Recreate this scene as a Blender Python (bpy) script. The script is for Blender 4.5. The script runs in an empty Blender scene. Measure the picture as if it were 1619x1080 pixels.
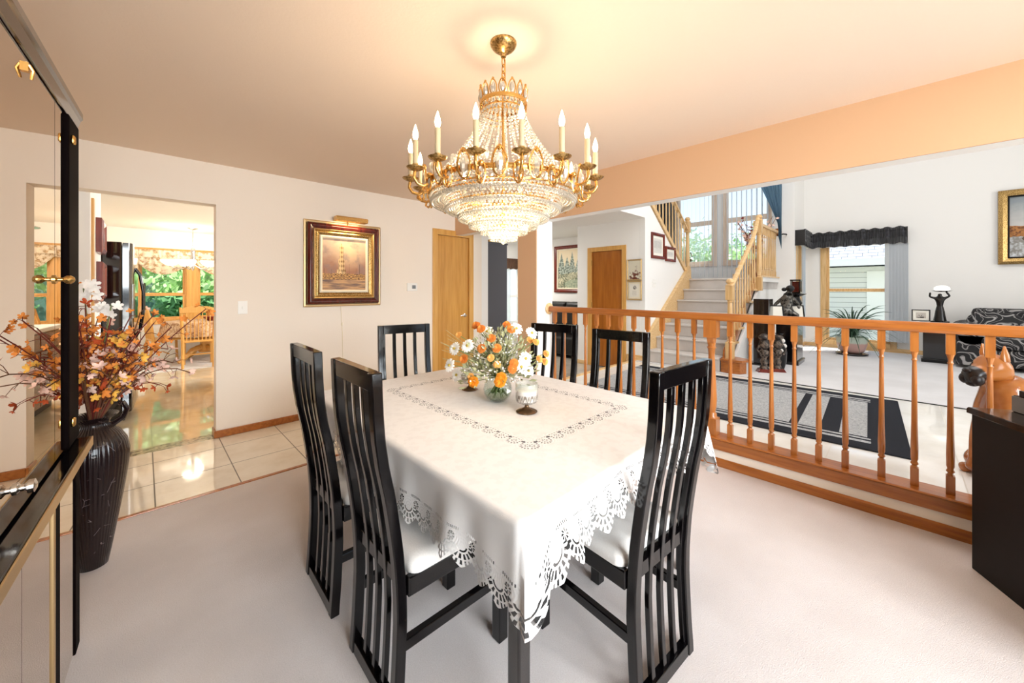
import bpy, bmesh, math, random
import numpy as np
from math import sin, cos, pi, radians, sqrt, atan2
from mathutils import Vector, Matrix
random.seed(7); rng = np.random.default_rng(7)
SC = bpy.context.scene
COL = SC.collection

# ---------------------------------------------------------------- camera, world, sun, lights, exposure
cam = bpy.data.cameras.new('camera'); camo = bpy.data.objects.new('camera', cam); COL.objects.link(camo)
camo.location = (0, 0, 1.327); camo.rotation_euler = (pi/2, 0, radians(45.78 - 90))
cam.sensor_width = 36; cam.lens = 598/1619*36; cam.shift_x = 0; cam.shift_y = -83/1619
cam.clip_start = 0.02; cam.clip_end = 200
SC.camera = camo
SC.view_settings.view_transform = 'Standard'; SC.view_settings.look = 'None'
SC.view_settings.gamma = 1; SC.view_settings.use_curve_mapping = False
SC.view_settings.exposure = 0.55
SC.cycles.use_denoising = True
SC.cycles.max_bounces = 10; SC.cycles.diffuse_bounces = 5; SC.cycles.glossy_bounces = 5
SC.cycles.transparent_max_bounces = 24; SC.cycles.transmission_bounces = 6
SC.cycles.sample_clamp_indirect = 6; SC.cycles.caustics_reflective = False; SC.cycles.caustics_refractive = False

W = bpy.data.worlds.new('sky'); SC.world = W; W.use_nodes = True
nt = W.node_tree; nt.nodes.clear()
wo = nt.nodes.new('ShaderNodeOutputWorld'); bg = nt.nodes.new('ShaderNodeBackground')
tc = nt.nodes.new('ShaderNodeTexCoord'); sp = nt.nodes.new('ShaderNodeSeparateXYZ'); rp = nt.nodes.new('ShaderNodeValToRGB')
nt.links.new(tc.outputs['Generated'], sp.inputs[0]); nt.links.new(sp.outputs['Z'], rp.inputs[0])
nt.links.new(rp.outputs[0], bg.inputs[0]); nt.links.new(bg.outputs[0], wo.inputs[0])
rp.color_ramp.elements[0].position = 0.0; rp.color_ramp.elements[0].color = (.78, .86, .95, 1)
rp.color_ramp.elements[1].position = 0.5; rp.color_ramp.elements[1].color = (.36, .56, .92, 1)
bg.inputs[1].default_value = 1.1

def light(name, kind, loc, energy, color, size=None, target=None, size_y=None):
    l = bpy.data.lights.new(name, kind); l.energy = energy; l.color = color
    o = bpy.data.objects.new(name, l); COL.objects.link(o); o.location = loc
    if kind == 'AREA':
        l.shape = 'RECTANGLE' if size_y else 'SQUARE'; l.size = size
        if size_y: l.size_y = size_y
    elif kind == 'SUN': l.angle = size
    else: l.shadow_soft_size = size
    if target is not None:
        o.rotation_euler = (Vector(target) - Vector(loc)).to_track_quat('-Z', 'Y').to_euler()
    return o
DAY = (.86, .93, 1.0); WARM = (1.0, .70, .40)
light('sun', 'SUN', (14, -6, 12), 6.0, (1, .95, .88), radians(.6), (8.2, 0.6, 0))
light('dining_window_daylight', 'AREA', (.1, -4.3, 2.5), 485, (.91, .95, 1.0), 3.6, (1.0, 1.6, .7), 2.4)
light('ceiling_fill', 'AREA', (-.3, -3.6, .1), 150, (1, .97, .93), 3.0, (.2, 2.2, 2.44), 1.6)  # added lamp aimed up to brighten the dining ceiling
light('living_top_fill', 'AREA', (5.6, 0.2, 5.0), 102, (.98, .98, 1.0), 3.6, (5.9, .6, 0), 4.0)  # added fill lamp just under the living ceiling; no opening above it
light('living_side_fill', 'AREA', (5.6, -4.4, 1.9), 62, (.95, .98, 1.0), 3.2, (6.0, 2, 1.0), 2.2)  # added fill lamp in front of a wall that has no window
light('foyer_light', 'AREA', (5.0, 5.6, 2.40), 36, (1, .96, .9), 1.0, (5, 5.6, 0))
light('kitchen_fill', 'AREA', (2.9, 6.2, 2.40), 165, (1, .97, .92), 1.2, (1.0, 6.6, 0.2))  # added fill lamp without a fixture, off to the right, brightens the kitchen

# ---------------------------------------------------------------- node expression helper
def lin(c):
    if isinstance(c, str): c = tuple(int(c[i:i+2], 16) for i in (0, 2, 4))
    return tuple(((v/255)/12.92 if v/255 <= .04045 else ((v/255+.055)/1.055)**2.4) for v in c[:3]) + (1,)
class V:
    def __init__(s, T, k): s.T = T; s.k = k
    def _b(s, op, o, rev=False):
        return s.T.m(op, o, s) if rev else s.T.m(op, s, o)
    def __add__(s, o): return s._b('ADD', o)
    def __radd__(s, o): return s._b('ADD', o)
    def __sub__(s, o): return s._b('SUBTRACT', o)
    def __rsub__(s, o): return s._b('SUBTRACT', o, True)
    def __mul__(s, o): return s._b('MULTIPLY', o)
    def __rmul__(s, o): return s._b('MULTIPLY', o)
    def __truediv__(s, o): return s._b('DIVIDE', o)
    def __gt__(s, o): return s._b('GREATER_THAN', o)
    def __lt__(s, o): return s._b('LESS_THAN', o)
    def __pow__(s, o): return s._b('POWER', o)
class Tree:
    def __init__(s, nt): s.nt = nt
    def new(s, t): return s.nt.nodes.new(t)
    def put(s, sock, v):
        if isinstance(v, V): s.nt.links.new(v.k, sock)
        elif hasattr(v, 'is_output'): s.nt.links.new(v, sock)
        else: sock.default_value = v
    def m(s, op, a, b=None, c=None):
        n = s.new('ShaderNodeMath'); n.operation = op; s.put(n.inputs[0], a)
        if b is not None: s.put(n.inputs[1], b)
        if c is not None: s.put(n.inputs[2], c)
        return V(s, n.outputs[0])
    def abs(s, a): return s.m('ABSOLUTE', a)
    def sin(s, a): return s.m('SINE', a)
    def frac(s, a): return s.m('FRACT', a)
    def floor(s, a): return s.m('FLOOR', a)
    def sqrt(s, a): return s.m('SQRT', a)
    def atan2(s, a, b): return s.m('ARCTAN2', a, b)
    def max(s, a, b): return s.m('MAXIMUM', a, b)
    def min(s, a, b): return s.m('MINIMUM', a, b)
    def length(s, a, b): return s.sqrt(a*a + b*b)
    def ss(s, x, lo, hi):
        n = s.new('ShaderNodeMapRange'); n.interpolation_type = 'SMOOTHSTEP'; s.put(n.inputs[0], x)
        s.put(n.inputs[1], lo); s.put(n.inputs[2], hi); n.inputs[3].default_value = 0; n.inputs[4].default_value = 1
        return V(s, n.outputs[0])
    def band(s, x, lo, hi): return (x > lo)*(x < hi)
    def coord(s, kind='Object'):
        n = s.new('ShaderNodeTexCoord'); return n.outputs[kind]
    def sep(s, vec):
        n = s.new('ShaderNodeSeparateXYZ'); s.nt.links.new(vec, n.inputs[0]); return [V(s, n.outputs[i]) for i in range(3)]
    def vec(s, x, y, z=0.0):
        n = s.new('ShaderNodeCombineXYZ'); s.put(n.inputs[0], x); s.put(n.inputs[1], y); s.put(n.inputs[2], z); return n.outputs[0]
    def noise(s, vec, scale, detail=3, rough=.5):
        n = s.new('ShaderNodeTexNoise'); s.nt.links.new(vec, n.inputs['Vector']) if vec is not None else None
        n.inputs['Scale'].default_value = scale; n.inputs['Detail'].default_value = detail; n.inputs['Roughness'].default_value = rough
        return V(s, n.outputs[0])
    def voronoi(s, vec, scale, feature='F1'):
        n = s.new('ShaderNodeTexVoronoi'); n.feature = feature; s.nt.links.new(vec, n.inputs['Vector']); n.inputs['Scale'].default_value = scale
        return V(s, n.outputs[0])
    def mix(s, f, a, b):
        n = s.new('ShaderNodeMix'); n.data_type = 'RGBA'; s.put(n.inputs[0], f)
        for k, v in ((6, a), (7, b)): s.put(n.inputs[k], v if not isinstance(v, (str, tuple)) else (lin(v)))
        return n.outputs[2]
MATS = {}
def mat(name, color='ffffff', rough=.5, metal=0., fn=None, bump=None, bump_d=.002, coat=0., trans=0., ior=1.45, emit=None, emit_s=0., spec=.5, sss=0., sheen=0.):
    m = bpy.data.materials.new(name); m.use_nodes = True; nt = m.node_tree; T = Tree(nt)
    b = nt.nodes['Principled BSDF']
    b.inputs['Base Color'].default_value = lin(color); b.inputs['Roughness'].default_value = rough; b.inputs['Metallic'].default_value = metal
    b.inputs['Coat Weight'].default_value = coat; b.inputs['Coat Roughness'].default_value = .05
    b.inputs['Transmission Weight'].default_value = trans; b.inputs['IOR'].default_value = ior; b.inputs['Specular IOR Level'].default_value = spec
    if sheen: b.inputs['Sheen Weight'].default_value = sheen
    if emit: b.inputs['Emission Color'].default_value = lin(emit); b.inputs['Emission Strength'].default_value = emit_s
    if fn:
        r = fn(T)
        if not isinstance(r, dict): r = {'color': r}
        if 'color' in r: T.put(b.inputs['Base Color'], r['color'])
        if 'rough' in r: T.put(b.inputs['Roughness'], r['rough'])
        if 'alpha' in r: T.put(b.inputs['Alpha'], r['alpha'])
        if 'bump' in r: bump = None; bp = nt.nodes.new('ShaderNodeBump'); bp.inputs['Strength'].default_value = 1; bp.inputs['Distance'].default_value = bump_d; T.put(bp.inputs['Height'], r['bump']); nt.links.new(bp.outputs[0], b.inputs['Normal'])
    if bump:
        bp = nt.nodes.new('ShaderNodeBump'); bp.inputs['Strength'].default_value = 1; bp.inputs['Distance'].default_value = bump_d
        T.put(bp.inputs['Height'], T.noise(T.coord('Object'), bump, 4)); nt.links.new(bp.outputs[0], b.inputs['Normal'])
    MATS[name] = m; return m
M = MATS

# ---------------------------------------------------------------- mesh helpers
class MB:
    def __init__(s): s.v = []; s.f = []; s.m = []; s.uv = None
    def add(s, verts, faces, mi=0):
        b = len(s.v); s.v += [tuple(p) for p in verts]; s.f += [tuple(i+b for i in f) for f in faces]; s.m += [mi]*len(faces); return s
    def box(s, x0, x1, y0, y1, z0, z1, mi=0):
        return s.add([(x0,y0,z0),(x1,y0,z0),(x1,y1,z0),(x0,y1,z0),(x0,y0,z1),(x1,y0,z1),(x1,y1,z1),(x0,y1,z1)],
                     [(0,3,2,1),(4,5,6,7),(0,1,5,4),(1,2,6,5),(2,3,7,6),(3,0,4,7)], mi)
    def cbox(s, c, d, rz=0, mi=0, mat4=None):
        R = mat4 or Matrix.Rotation(rz, 4, 'Z'); vs = []
        for k in range(8):
            p = Vector(((-1,1,1,-1)[k%4]*d[0]/2, (-1,-1,1,1)[k%4]*d[1]/2, (-1 if k < 4 else 1)*d[2]/2)); vs.append(R @ p + Vector(c))
        return s.add(vs, [(0,3,2,1),(4,5,6,7),(0,1,5,4),(1,2,6,5),(2,3,7,6),(3,0,4,7)], mi)
    def tube(s, pts, r, n=8, cap=True, mi=0, flat=1.0):
        pts = [Vector(p) for p in pts]; k = len(pts); rs = r if hasattr(r, '__len__') else [r]*k
        up = None; vs = []
        for i, p in enumerate(pts):
            t = (pts[min(i+1,k-1)] - pts[max(i-1,0)])
            if t.length < 1e-9: t = Vector((0,0,1))
            t.normalize()
            if up is None: up = Vector((0,0,1)) if abs(t.z) < .9 else Vector((1,0,0))
            a = t.cross(up)
            if a.length < 1e-6: a = t.cross(Vector((0,1,0)))
            a.normalize(); b = a.cross(t); up = b
            for j in range(n):
                th = 2*pi*j/n; vs.append(p + a*cos(th)*rs[i] + b*sin(th)*rs[i]*flat)
        fs = [(i*n+j, i*n+(j+1)%n, (i+1)*n+(j+1)%n, (i+1)*n+j) for i in range(k-1) for j in range(n)]
        if cap: fs += [tuple(range(n-1,-1,-1)), tuple((k-1)*n+j for j in range(n))]
        return s.add(vs, fs, mi)
    def lathe(s, prof, n=16, c=(0,0,0), mi=0, cap=True, sx=1, sy=1, rot=None):
        vs = []; k = len(prof)
        for r, z in prof:
            for j in range(n):
                th = 2*pi*j/n; p = Vector((r*cos(th)*sx, r*sin(th)*sy, z))
                if rot is not None: p = rot @ p
                vs.append((p[0]+c[0], p[1]+c[1], p[2]+c[2]))
        fs = [(i*n+j, i*n+(j+1)%n, (i+1)*n+(j+1)%n, (i+1)*n+j) for i in range(k-1) for j in range(n)]
        if cap:
            if prof[0][0] > 1e-4: fs.append(tuple(range(n-1,-1,-1)))
            if prof[-1][0] > 1e-4: fs.append(tuple((k-1)*n+j for j in range(n)))
        return s.add(vs, fs, mi)
    def sph(s, c, r, n=10, m=6, mi=0, sc=(1,1,1), rot=None):
        prof = [(max(r*sin(pi*i/m), 1e-5), -r*cos(pi*i/m)) for i in range(m+1)]
        vs = []
        for rr, z in prof:
            for j in range(n):
                th = 2*pi*j/n; p = Vector((rr*cos(th)*sc[0], rr*sin(th)*sc[1], z*sc[2]))
                if rot is not None: p = rot @ p
                vs.append((p[0]+c[0], p[1]+c[1], p[2]+c[2]))
        return s.add(vs, [(i*n+j, i*n+(j+1)%n, (i+1)*n+(j+1)%n, (i+1)*n+j) for i in range(m) for j in range(n)], mi)
    def prism(s, poly, axis, a0, a1, mi=0):
        def P(u, v, a): return {'x': (a,u,v), 'y': (u,a,v), 'z': (u,v,a)}[axis]
        n = len(poly); vs = [P(u,v,a0) for u,v in poly] + [P(u,v,a1) for u,v in poly]
        return s.add(vs, [tuple(range(n-1,-1,-1)), tuple(range(n,2*n))] + [(i,(i+1)%n,n+(i+1)%n,n+i) for i in range(n)], mi)
    def ribbon(s, fr, bk, x0, x1, mi=0):          # fr, bk: lists of (y,z); a strip between x0 and x1
        k = len(fr); vs = []
        for (y,z),(y2,z2) in zip(fr, bk): vs += [(x0,y,z),(x1,y,z),(x1,y2,z2),(x0,y2,z2)]
        fs = [(i*4+j, i*4+(j+1)%4, (i+1)*4+(j+1)%4, (i+1)*4+j) for i in range(k-1) for j in range(4)]
        fs += [(3,2,1,0), tuple((k-1)*4+j for j in range(4))]
        return s.add(vs, fs, mi)
    def loft(s, rings, mi=0, cap=True, closed=True):
        n = len(rings[0]); vs = [p for r in rings for p in r]; k = len(rings)
        rg = n if closed else n-1
        fs = [(i*n+j, i*n+(j+1)%n, (i+1)*n+(j+1)%n, (i+1)*n+j) for i in range(k-1) for j in range(rg)]
        if cap and closed: fs += [tuple(range(n-1,-1,-1)), tuple((k-1)*n+j for j in range(n))]
        return s.add(vs, fs, mi)
    def bulk(s, tv, tf, mats4, mi=0):
        tv = np.asarray(tv); 
        for A, t in mats4:
            s.add((tv @ np.asarray(A).T + t).tolist(), tf, mi)
        return s
def part(name, mb, m, parent=None, smooth=None, bevel=0, subsurf=0, fixn=True, loc=None, rz=None, label=None):
    me = bpy.data.meshes.new(name); me.from_pydata(mb.v, [], mb.f); me.validate()
    for x in (m if isinstance(m, (list, tuple)) else [m]): me.materials.append(x)
    if len(me.polygons) == len(mb.m): me.polygons.foreach_set('material_index', mb.m)
    if mb.uv is not None:
        l = me.uv_layers.new(name='UV'); vi = np.empty(len(me.loops), dtype=np.int32); me.loops.foreach_get('vertex_index', vi)
        l.data.foreach_set('uv', np.asarray(mb.uv)[vi].astype(np.float32).ravel())
    if fixn:
        bm = bmesh.new(); bm.from_mesh(me); bmesh.ops.recalc_face_normals(bm, faces=bm.faces); bm.to_mesh(me); bm.free()
    if smooth:
        me.polygons.foreach_set('use_smooth', [True]*len(me.polygons)); me.set_sharp_from_angle(angle=radians(smooth if smooth is not True else 40))
    me.update()
    o = bpy.data.objects.new(name, me); COL.objects.link(o)
    if parent: o.parent = parent
    if bevel:
        b = o.modifiers.new('bevel', 'BEVEL'); b.width = bevel; b.segments = 2; b.limit_method = 'ANGLE'; b.angle_limit = radians(40)
    if subsurf:
        b = o.modifiers.new('sub', 'SUBSURF'); b.levels = subsurf; b.render_levels = subsurf
    if loc: o.location = loc
    if rz is not None: o.rotation_euler.z = rz
    if label: o['label'] = label
    return o
def tag(o, label, cat, group=None):
    o['label'] = label; o['category'] = cat
    if group: o['group'] = group
    return o
def thing(name, label, cat, loc=(0,0,0), rz=0, group=None):
    o = bpy.data.objects.new(name, None); COL.objects.link(o); o.location = loc; o.rotation_euler.z = rz; o.empty_display_size = .1
    return tag(o, label, cat, group)
def struct(name, mb, m, parent=None, **k):
    o = part(name, mb, m, parent, **k)
    if parent is None: o['kind'] = 'structure'
    return o
KIDS = {}
def kids(o): return [c for c in o.children]
def copy_tree(o, parent=None, loc=None, rz=None, label=None, group=None):
    ch = kids(o); c = o.copy(); COL.objects.link(c)
    if parent: c.parent = parent
    if loc: c.location = loc
    if rz is not None: c.rotation_euler.z = rz
    if label: c['label'] = label
    if group: c['group'] = group
    for k in ch: copy_tree(k, c)
    return c
def skinned(name, verts, edges, m, parent=None, sub=2, root=0, loc=None, rz=None):
    """verts: (x,y,z,rx,ry)"""
    me = bpy.data.meshes.new(name); bm = bmesh.new(); L = bm.verts.layers.skin.verify()
    vs = []
    for i, v in enumerate(verts):
        w = bm.verts.new(v[:3]); w[L].radius = (v[3], v[4] if len(v) > 4 else v[3]); w[L].use_root = (i == root); vs.append(w)
    for a, b in edges: bm.edges.new((vs[a], vs[b]))
    bm.to_mesh(me); bm.free(); me.materials.append(m)
    o = bpy.data.objects.new(name, me); COL.objects.link(o)
    if parent: o.parent = parent
    s = o.modifiers.new('skin', 'SKIN'); s.use_smooth_shade = True
    b = o.modifiers.new('sub', 'SUBSURF'); b.levels = sub; b.render_levels = sub
    if loc: o.location = loc
    if rz is not None: o.rotation_euler.z = rz
    return o
def chain(*ids): return list(zip(ids[:-1], ids[1:]))

# ---------------------------------------------------------------- materials
def f_wood(base, dark, sx=3., sz=40.):
    def fn(T):
        x, y, z = T.sep(T.coord('Object'))
        n = T.noise(T.vec(x*sz, y*sz, z*sx), 1.0, 4, .6)
        return T.mix(T.ss(n, .3, .75), base, dark)
    return fn
def f_woodh(base, dark, sx=40., sy=3.):
    def fn(T):
        x, y, z = T.sep(T.coord('Object'))
        n = T.noise(T.vec(x*sx, y*sy, z*sx), 1.0, 4, .6)
        return T.mix(T.ss(n, .3, .75), base, dark)
    return fn
mat('wall_cream', 'f1e6d8', .85, bump=60, bump_d=.0006)
mat('wall_white', 'f0eeea', .85); mat('wall_warm_lit', 'd3ab86', .85)  # second paint has warm chandelier light put into its colour
mat('ceiling_paint', 'edd9c5', .9, bump=90, bump_d=.0006)
def f_carpet(base, dark):
    def fn(T):
        c = T.coord('Object'); n = T.noise(c, 260, 3, .7); n2 = T.noise(c, 2.2, 3)
        return {'color': T.mix(T.ss(n*.6 + n2*.5, .35, .8), dark, base), 'bump': n}
    return fn
mat('carpet_dining', fn=f_carpet('efe7e4', 'd9cfca'), rough=.95, bump_d=.004, spec=.1)
mat('carpet_living', fn=f_carpet('e8e7e8', 'd6d4d4'), rough=.95, bump_d=.004, spec=.1)
mat('carpet_stair', fn=f_carpet('dfd9d4', 'c2bbb5'), rough=.95, bump_d=.004, spec=.1)
def f_tile(base, vein, size, ox, oy, grout, gw=.003, rg=.06):
    def fn(T):
        x, y, z = T.sep(T.coord('Object'))
        gx = T.abs(T.frac((x - ox)/size + 100.5) - .5); gy = T.abs(T.frac((y - oy)/size + 100.5) - .5)
        g = T.max((gx < gw/size), (gy < gw/size))
        n = T.noise(T.vec(x, y, z), 3.0, 6, .65)
        c = T.mix(T.ss(n, .35, .75), base, vein)
        return {'color': T.mix(g, c, grout), 'rough': g*.4 + rg}
    return fn
mat('tile_dining', fn=f_tile('efe6d6', 'e2d5c0', .43, .05, 3.55, '6f6455', .0035), spec=.6)
mat('tile_kitchen', fn=f_tile('ebdcc2', 'd8c6a4', .46, .05, 4.3, 'a8987a', rg=.025), spec=.8, coat=.6)
mat('tile_hall', fn=f_tile('f0eee8', 'e4e0d6', .61, 3.2, .35, 'cbc6bb'), spec=.6)
mat('tile_foyer', fn=f_tile('b9b1a4', '9b9388', .30, 3.2, 3.1, '7d766c'), spec=.5)
mat('stone_threshold', fn=lambda T: T.mix(T.ss(T.noise(T.coord('Object'), 30, 5), .4, .65), 'b9a88c', '6b5d48'), rough=.15)
mat('oak_orange', fn=f_woodh('b06a2e', '914f1c'), rough=.28, coat=.3)
mat('oak_orange_v', fn=f_wood('b67032', '9a5922'), rough=.3, coat=.3)
mat('oak_light', fn=f_woodh('e6c492', 'cfa468'), rough=.35, coat=.2)
mat('oak_light_v', fn=f_wood('e4c08c', 'cda266'), rough=.35, coat=.2)
mat('door_honey', fn=f_wood('cb9445', 'b87f33', 2, 30), rough=.3, coat=.3)
mat('door_amber', fn=f_wood('b06a22', '9a5614', 2, 30), rough=.3, coat=.3)
mat('casing_honey', fn=f_wood('dba85e', 'ca944a', 2, 30), rough=.35)
mat('lacquer_black', '090708', .12, coat=.2, spec=.4)
mat('lacquer_navy', '0a090c', .14, coat=.5, spec=.6)
mat('lacquer_brown', '1a0a09', .10, coat=.7, spec=.7); mat('lacquer_dull', '0b0505', .6, spec=.03)
mat('matte_black', '0c0b0b', .45)
mat('cabinet_black', fn=lambda T: T.mix(T.noise(T.coord('Object'), 14, 4), '100c0b', '15100e'), rough=.45, spec=.2)
mat('mirror', 'd9cdc0', .0, 1.0)
mat('gold', 'dcae66', .25, 1.0); mat('gold_soft', 'd6bb8c', .4, 1.0)
mat('gold_gilt', fn=lambda T: T.mix(T.ss(T.noise(T.coord('Object'), 120, 3), .35, .65), 'd2b074', '86683a'), rough=.3, metal=1.0)
mat('brass', 'c9a86a', .2, 1.0); mat('chrome', 'd8d8d8', .12, 1.0)
mat('seat_fabric', fn=lambda T: {'color': T.mix(T.noise(T.coord('Object'), 220, 2), 'e3ddd6', 'f2eeea'), 'bump': T.noise(T.coord('Object'), 300, 2)}, rough=.9, bump_d=.0008)
mat('plastic_white', 'f2f0ea', .35); mat('screen_grey', '7d8084', .3)
mat('frame_mahogany', fn=f_wood('5a1c12', '3a0f0a'), rough=.15, coat=.5)
mat('frame_redwood', fn=f_wood('7a2c1c', '56190f'), rough=.25)
mat('linen', 'efe4cb', .8); mat('mat_white', 'f0ece0', .8)
mat('leather_black', '14110f', .35, bump=40, bump_d=.002)
# ---------------------------------------------------------------- glass
def glass_mat(name, tint=(1,1,1,1), refl=.06):
    m = bpy.data.materials.new(name); m.use_nodes = True; nt = m.node_tree; nt.nodes.clear()
    o = nt.nodes.new('ShaderNodeOutputMaterial'); mx = nt.nodes.new('ShaderNodeMixShader'); t = nt.nodes.new('ShaderNodeBsdfTransparent'); g = nt.nodes.new('ShaderNodeBsdfGlossy')
    f = nt.nodes.new('ShaderNodeMath'); f.operation = 'MULTIPLY'; lw = nt.nodes.new('ShaderNodeLayerWeight'); lw.inputs[0].default_value = .25
    nt.links.new(lw.outputs['Facing'], f.inputs[0]); f.inputs[1].default_value = .45
    t.inputs[0].default_value = tint; g.inputs['Roughness'].default_value = .02
    nt.links.new(f.outputs[0], mx.inputs[0]); nt.links.new(t.outputs[0], mx.inputs[1]); nt.links.new(g.outputs[0], mx.inputs[2]); nt.links.new(mx.outputs[0], o.inputs[0])
    MATS[name] = m; return m
glass_mat('screen_mesh', (.62,.72,.76,1)); glass_mat('window_glass', (.97,.985,.98,1)); glass_mat('clear_glass', (.93,.96,.95,1))
def translucent_mat(name, color, tcol, f=.5, transp=0.):
    m = bpy.data.materials.new(name); m.use_nodes = True; nt = m.node_tree; nt.nodes.clear()
    o = nt.nodes.new('ShaderNodeOutputMaterial'); mx = nt.nodes.new('ShaderNodeMixShader'); d = nt.nodes.new('ShaderNodeBsdfDiffuse'); t = nt.nodes.new('ShaderNodeBsdfTranslucent')
    d.inputs[0].default_value = lin(color); t.inputs[0].default_value = lin(tcol); mx.inputs[0].default_value = f
    nt.links.new(d.outputs[0], mx.inputs[1]); nt.links.new(t.outputs[0], mx.inputs[2]); last = mx
    if transp:
        m2 = nt.nodes.new('ShaderNodeMixShader'); tr = nt.nodes.new('ShaderNodeBsdfTransparent'); m2.inputs[0].default_value = transp
        nt.links.new(mx.outputs[0], m2.inputs[1]); nt.links.new(tr.outputs[0], m2.inputs[2]); last = m2
    nt.links.new(last.outputs[0], o.inputs[0]); MATS[name] = m; return m

# ---------------------------------------------------------------- room shell
YB = 4.25; ZC = 2.44; ZH = .20
struct('floor_dining_carpet', MB().box(-.75, 3.09, -1.75, 3.12, -.12, 0), M['carpet_dining'])
struct('floor_dining_tile', MB().box(-.75, 3.20, 3.15, YB, -.12, -.002), M['tile_dining'])
struct('floor_threshold', MB().box(-.4, .46, YB, YB+.15, -.12, -.001), M['stone_threshold'])
struct('floor_kitchen_tile', MB().box(-.75, 3.52, YB+.15, 9.9, -.12, -.002), M['tile_kitchen'])
struct('floor_foyer_tile', MB().box(3.20, 6.7, 2.93, 6.6, -.12, -.002), M['tile_foyer'])
struct('floor_hall_tile', MB().box(3.09, 5.5, -4.6, 2.93, -.12, ZH), M['tile_hall'])
struct('floor_living_carpet', MB().box(5.515, 9.6, -4.6, 2.9, -.12, ZH+.004), M['carpet_living'])
struct('trim_1', MB().box(-.75, 3.09, 3.12, 3.15, -.1, .006), M['oak_orange'], bevel=.003)          # carpet to tile strip
struct('trim_2', MB().box(5.5, 5.515, -4.6, 1.36, .1, ZH+.008), M['matte_black'])                    # tile to carpet line
struct('trim_3', MB().box(3.20, 5.6, 2.90, 2.96, .14, ZH+.012), M['oak_light'], bevel=.006)            # hall step nosing
# dining / kitchen walls
b = MB().box(.46, 2.69, YB, YB+.15, 0, ZC).box(2.69, 3.36, YB, YB+.15, 2.12, ZC).box(3.36, 3.52, YB, YB+.15, 0, ZC).box(-.4, .46, YB, YB+.15, 2.079, ZC).box(-.75, -.4, YB, YB+.15, 0, ZC)
struct('wall_back', b, M['wall_cream'])
struct('wall_left', MB().box(-.87, -.75, -1.75, 9.9, 0, ZC), M['wall_cream'])
b = MB().box(-.87, -.4, -1.87, -1.75, 0, ZC).box(2.7, 3.19, -1.87, -1.75, 0, ZC).box(-.4, 2.7, -1.87, -1.75, 0, .3).box(-.4, 2.7, -1.87, -1.75, 2.35, ZC)
struct('wall_rear', b, M['wall_cream'])
struct('ceiling_dining', MB().box(-.87, 3.19, -1.87, YB, ZC, ZC+.2), M['ceiling_paint'])
struct('ceiling_kitchen', MB().box(-.87, 3.64, YB, 9.95, ZC, ZC+.2), M['wall_white'])
struct('ceiling_foyer', MB().box(3.19, 5.7, 2.882, 6.6, ZC, ZC+.2).box(5.7, 7.4, 4.06, 6.6, ZC, ZC+.2), M['wall_white'])
struct('wall_beam', MB().box(3.05, 3.062, -1.75, 4.25, 2.06, ZC).box(3.062, 3.19, -1.75, 4.25, 2.06, ZC, 1), [M['wall_warm_lit'], M['wall_white']])  # dining-side slab is tinted for chandelier light, the rest is plain white
struct('wall_column', MB().box(2.93, 2.942, 2.65, 2.92, 0, 2.059).box(2.942, 3.19, 2.65, 2.92, 0, 2.059, 1).box(2.93, 3.0499, 2.65, 2.92, 2.059, ZC), [M['wall_warm_lit'], M['wall_white']])  # chandelier warmth painted onto the dining-side face and the top block
struct('wall_kitchen_stub', MB().box(-.75, -.3, YB+.15, 5.42, 0, ZC), M['wall_white'])
struct('wall_kitchen_right', MB().box(3.52, 3.64, YB, 9.9, 0, ZC), M['wall_white'])
struct('trim_4', MB().box(-.3, -.285, 4.47, 4.55, 0, 2.05), M['casing_honey'])
# step wall under the railing
struct('wall_step', MB().box(3.088, 3.18, -1.75, 2.65, 0, ZH+.0), M['wall_cream'])
struct('baseboard_step', MB().prism([(3.078,0),(3.09,0),(3.09,.062),(3.083,.062),(3.078,.05)], 'y', -1.75, 2.65), M['oak_orange'])
struct('trim_5', MB().box(3.074, 3.089, -1.75, 2.65, .125, .20), M['oak_orange'])
struct('trim_6', MB().prism([(3.06,.2),(3.21,.2),(3.21,.216),(3.06,.216),(3.054,.208)], 'y', -1.75, 2.65), M['oak_orange'], bevel=.003)
# baseboards on the back wall
b = MB().box(.46, 2.68, YB-.014, YB, 0, .065).box(3.36, 3.52, YB-.014, YB, 0, .065)
struct('baseboard_back', b, M['oak_orange'], bevel=.004)
struct('baseboard_opening', MB().box(.446, .46, YB-.014, YB+.15, 0, .065), M['oak_orange'], bevel=.004)
struct('baseboard_living', MB().box(9.486, 9.5, -4.6, 1.35, ZH, ZH+.075).box(8.5, 9.49, 1.336, 1.35, ZH, ZH+.075), M['oak_light'], bevel=.004)
struct('baseboard_closet', MB().box(5.587, 5.6, 2.78, 3.09, 0, .28).box(5.587, 5.6, 3.91, 4.06, 0, .065), M['oak_light'], bevel=.004)
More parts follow.
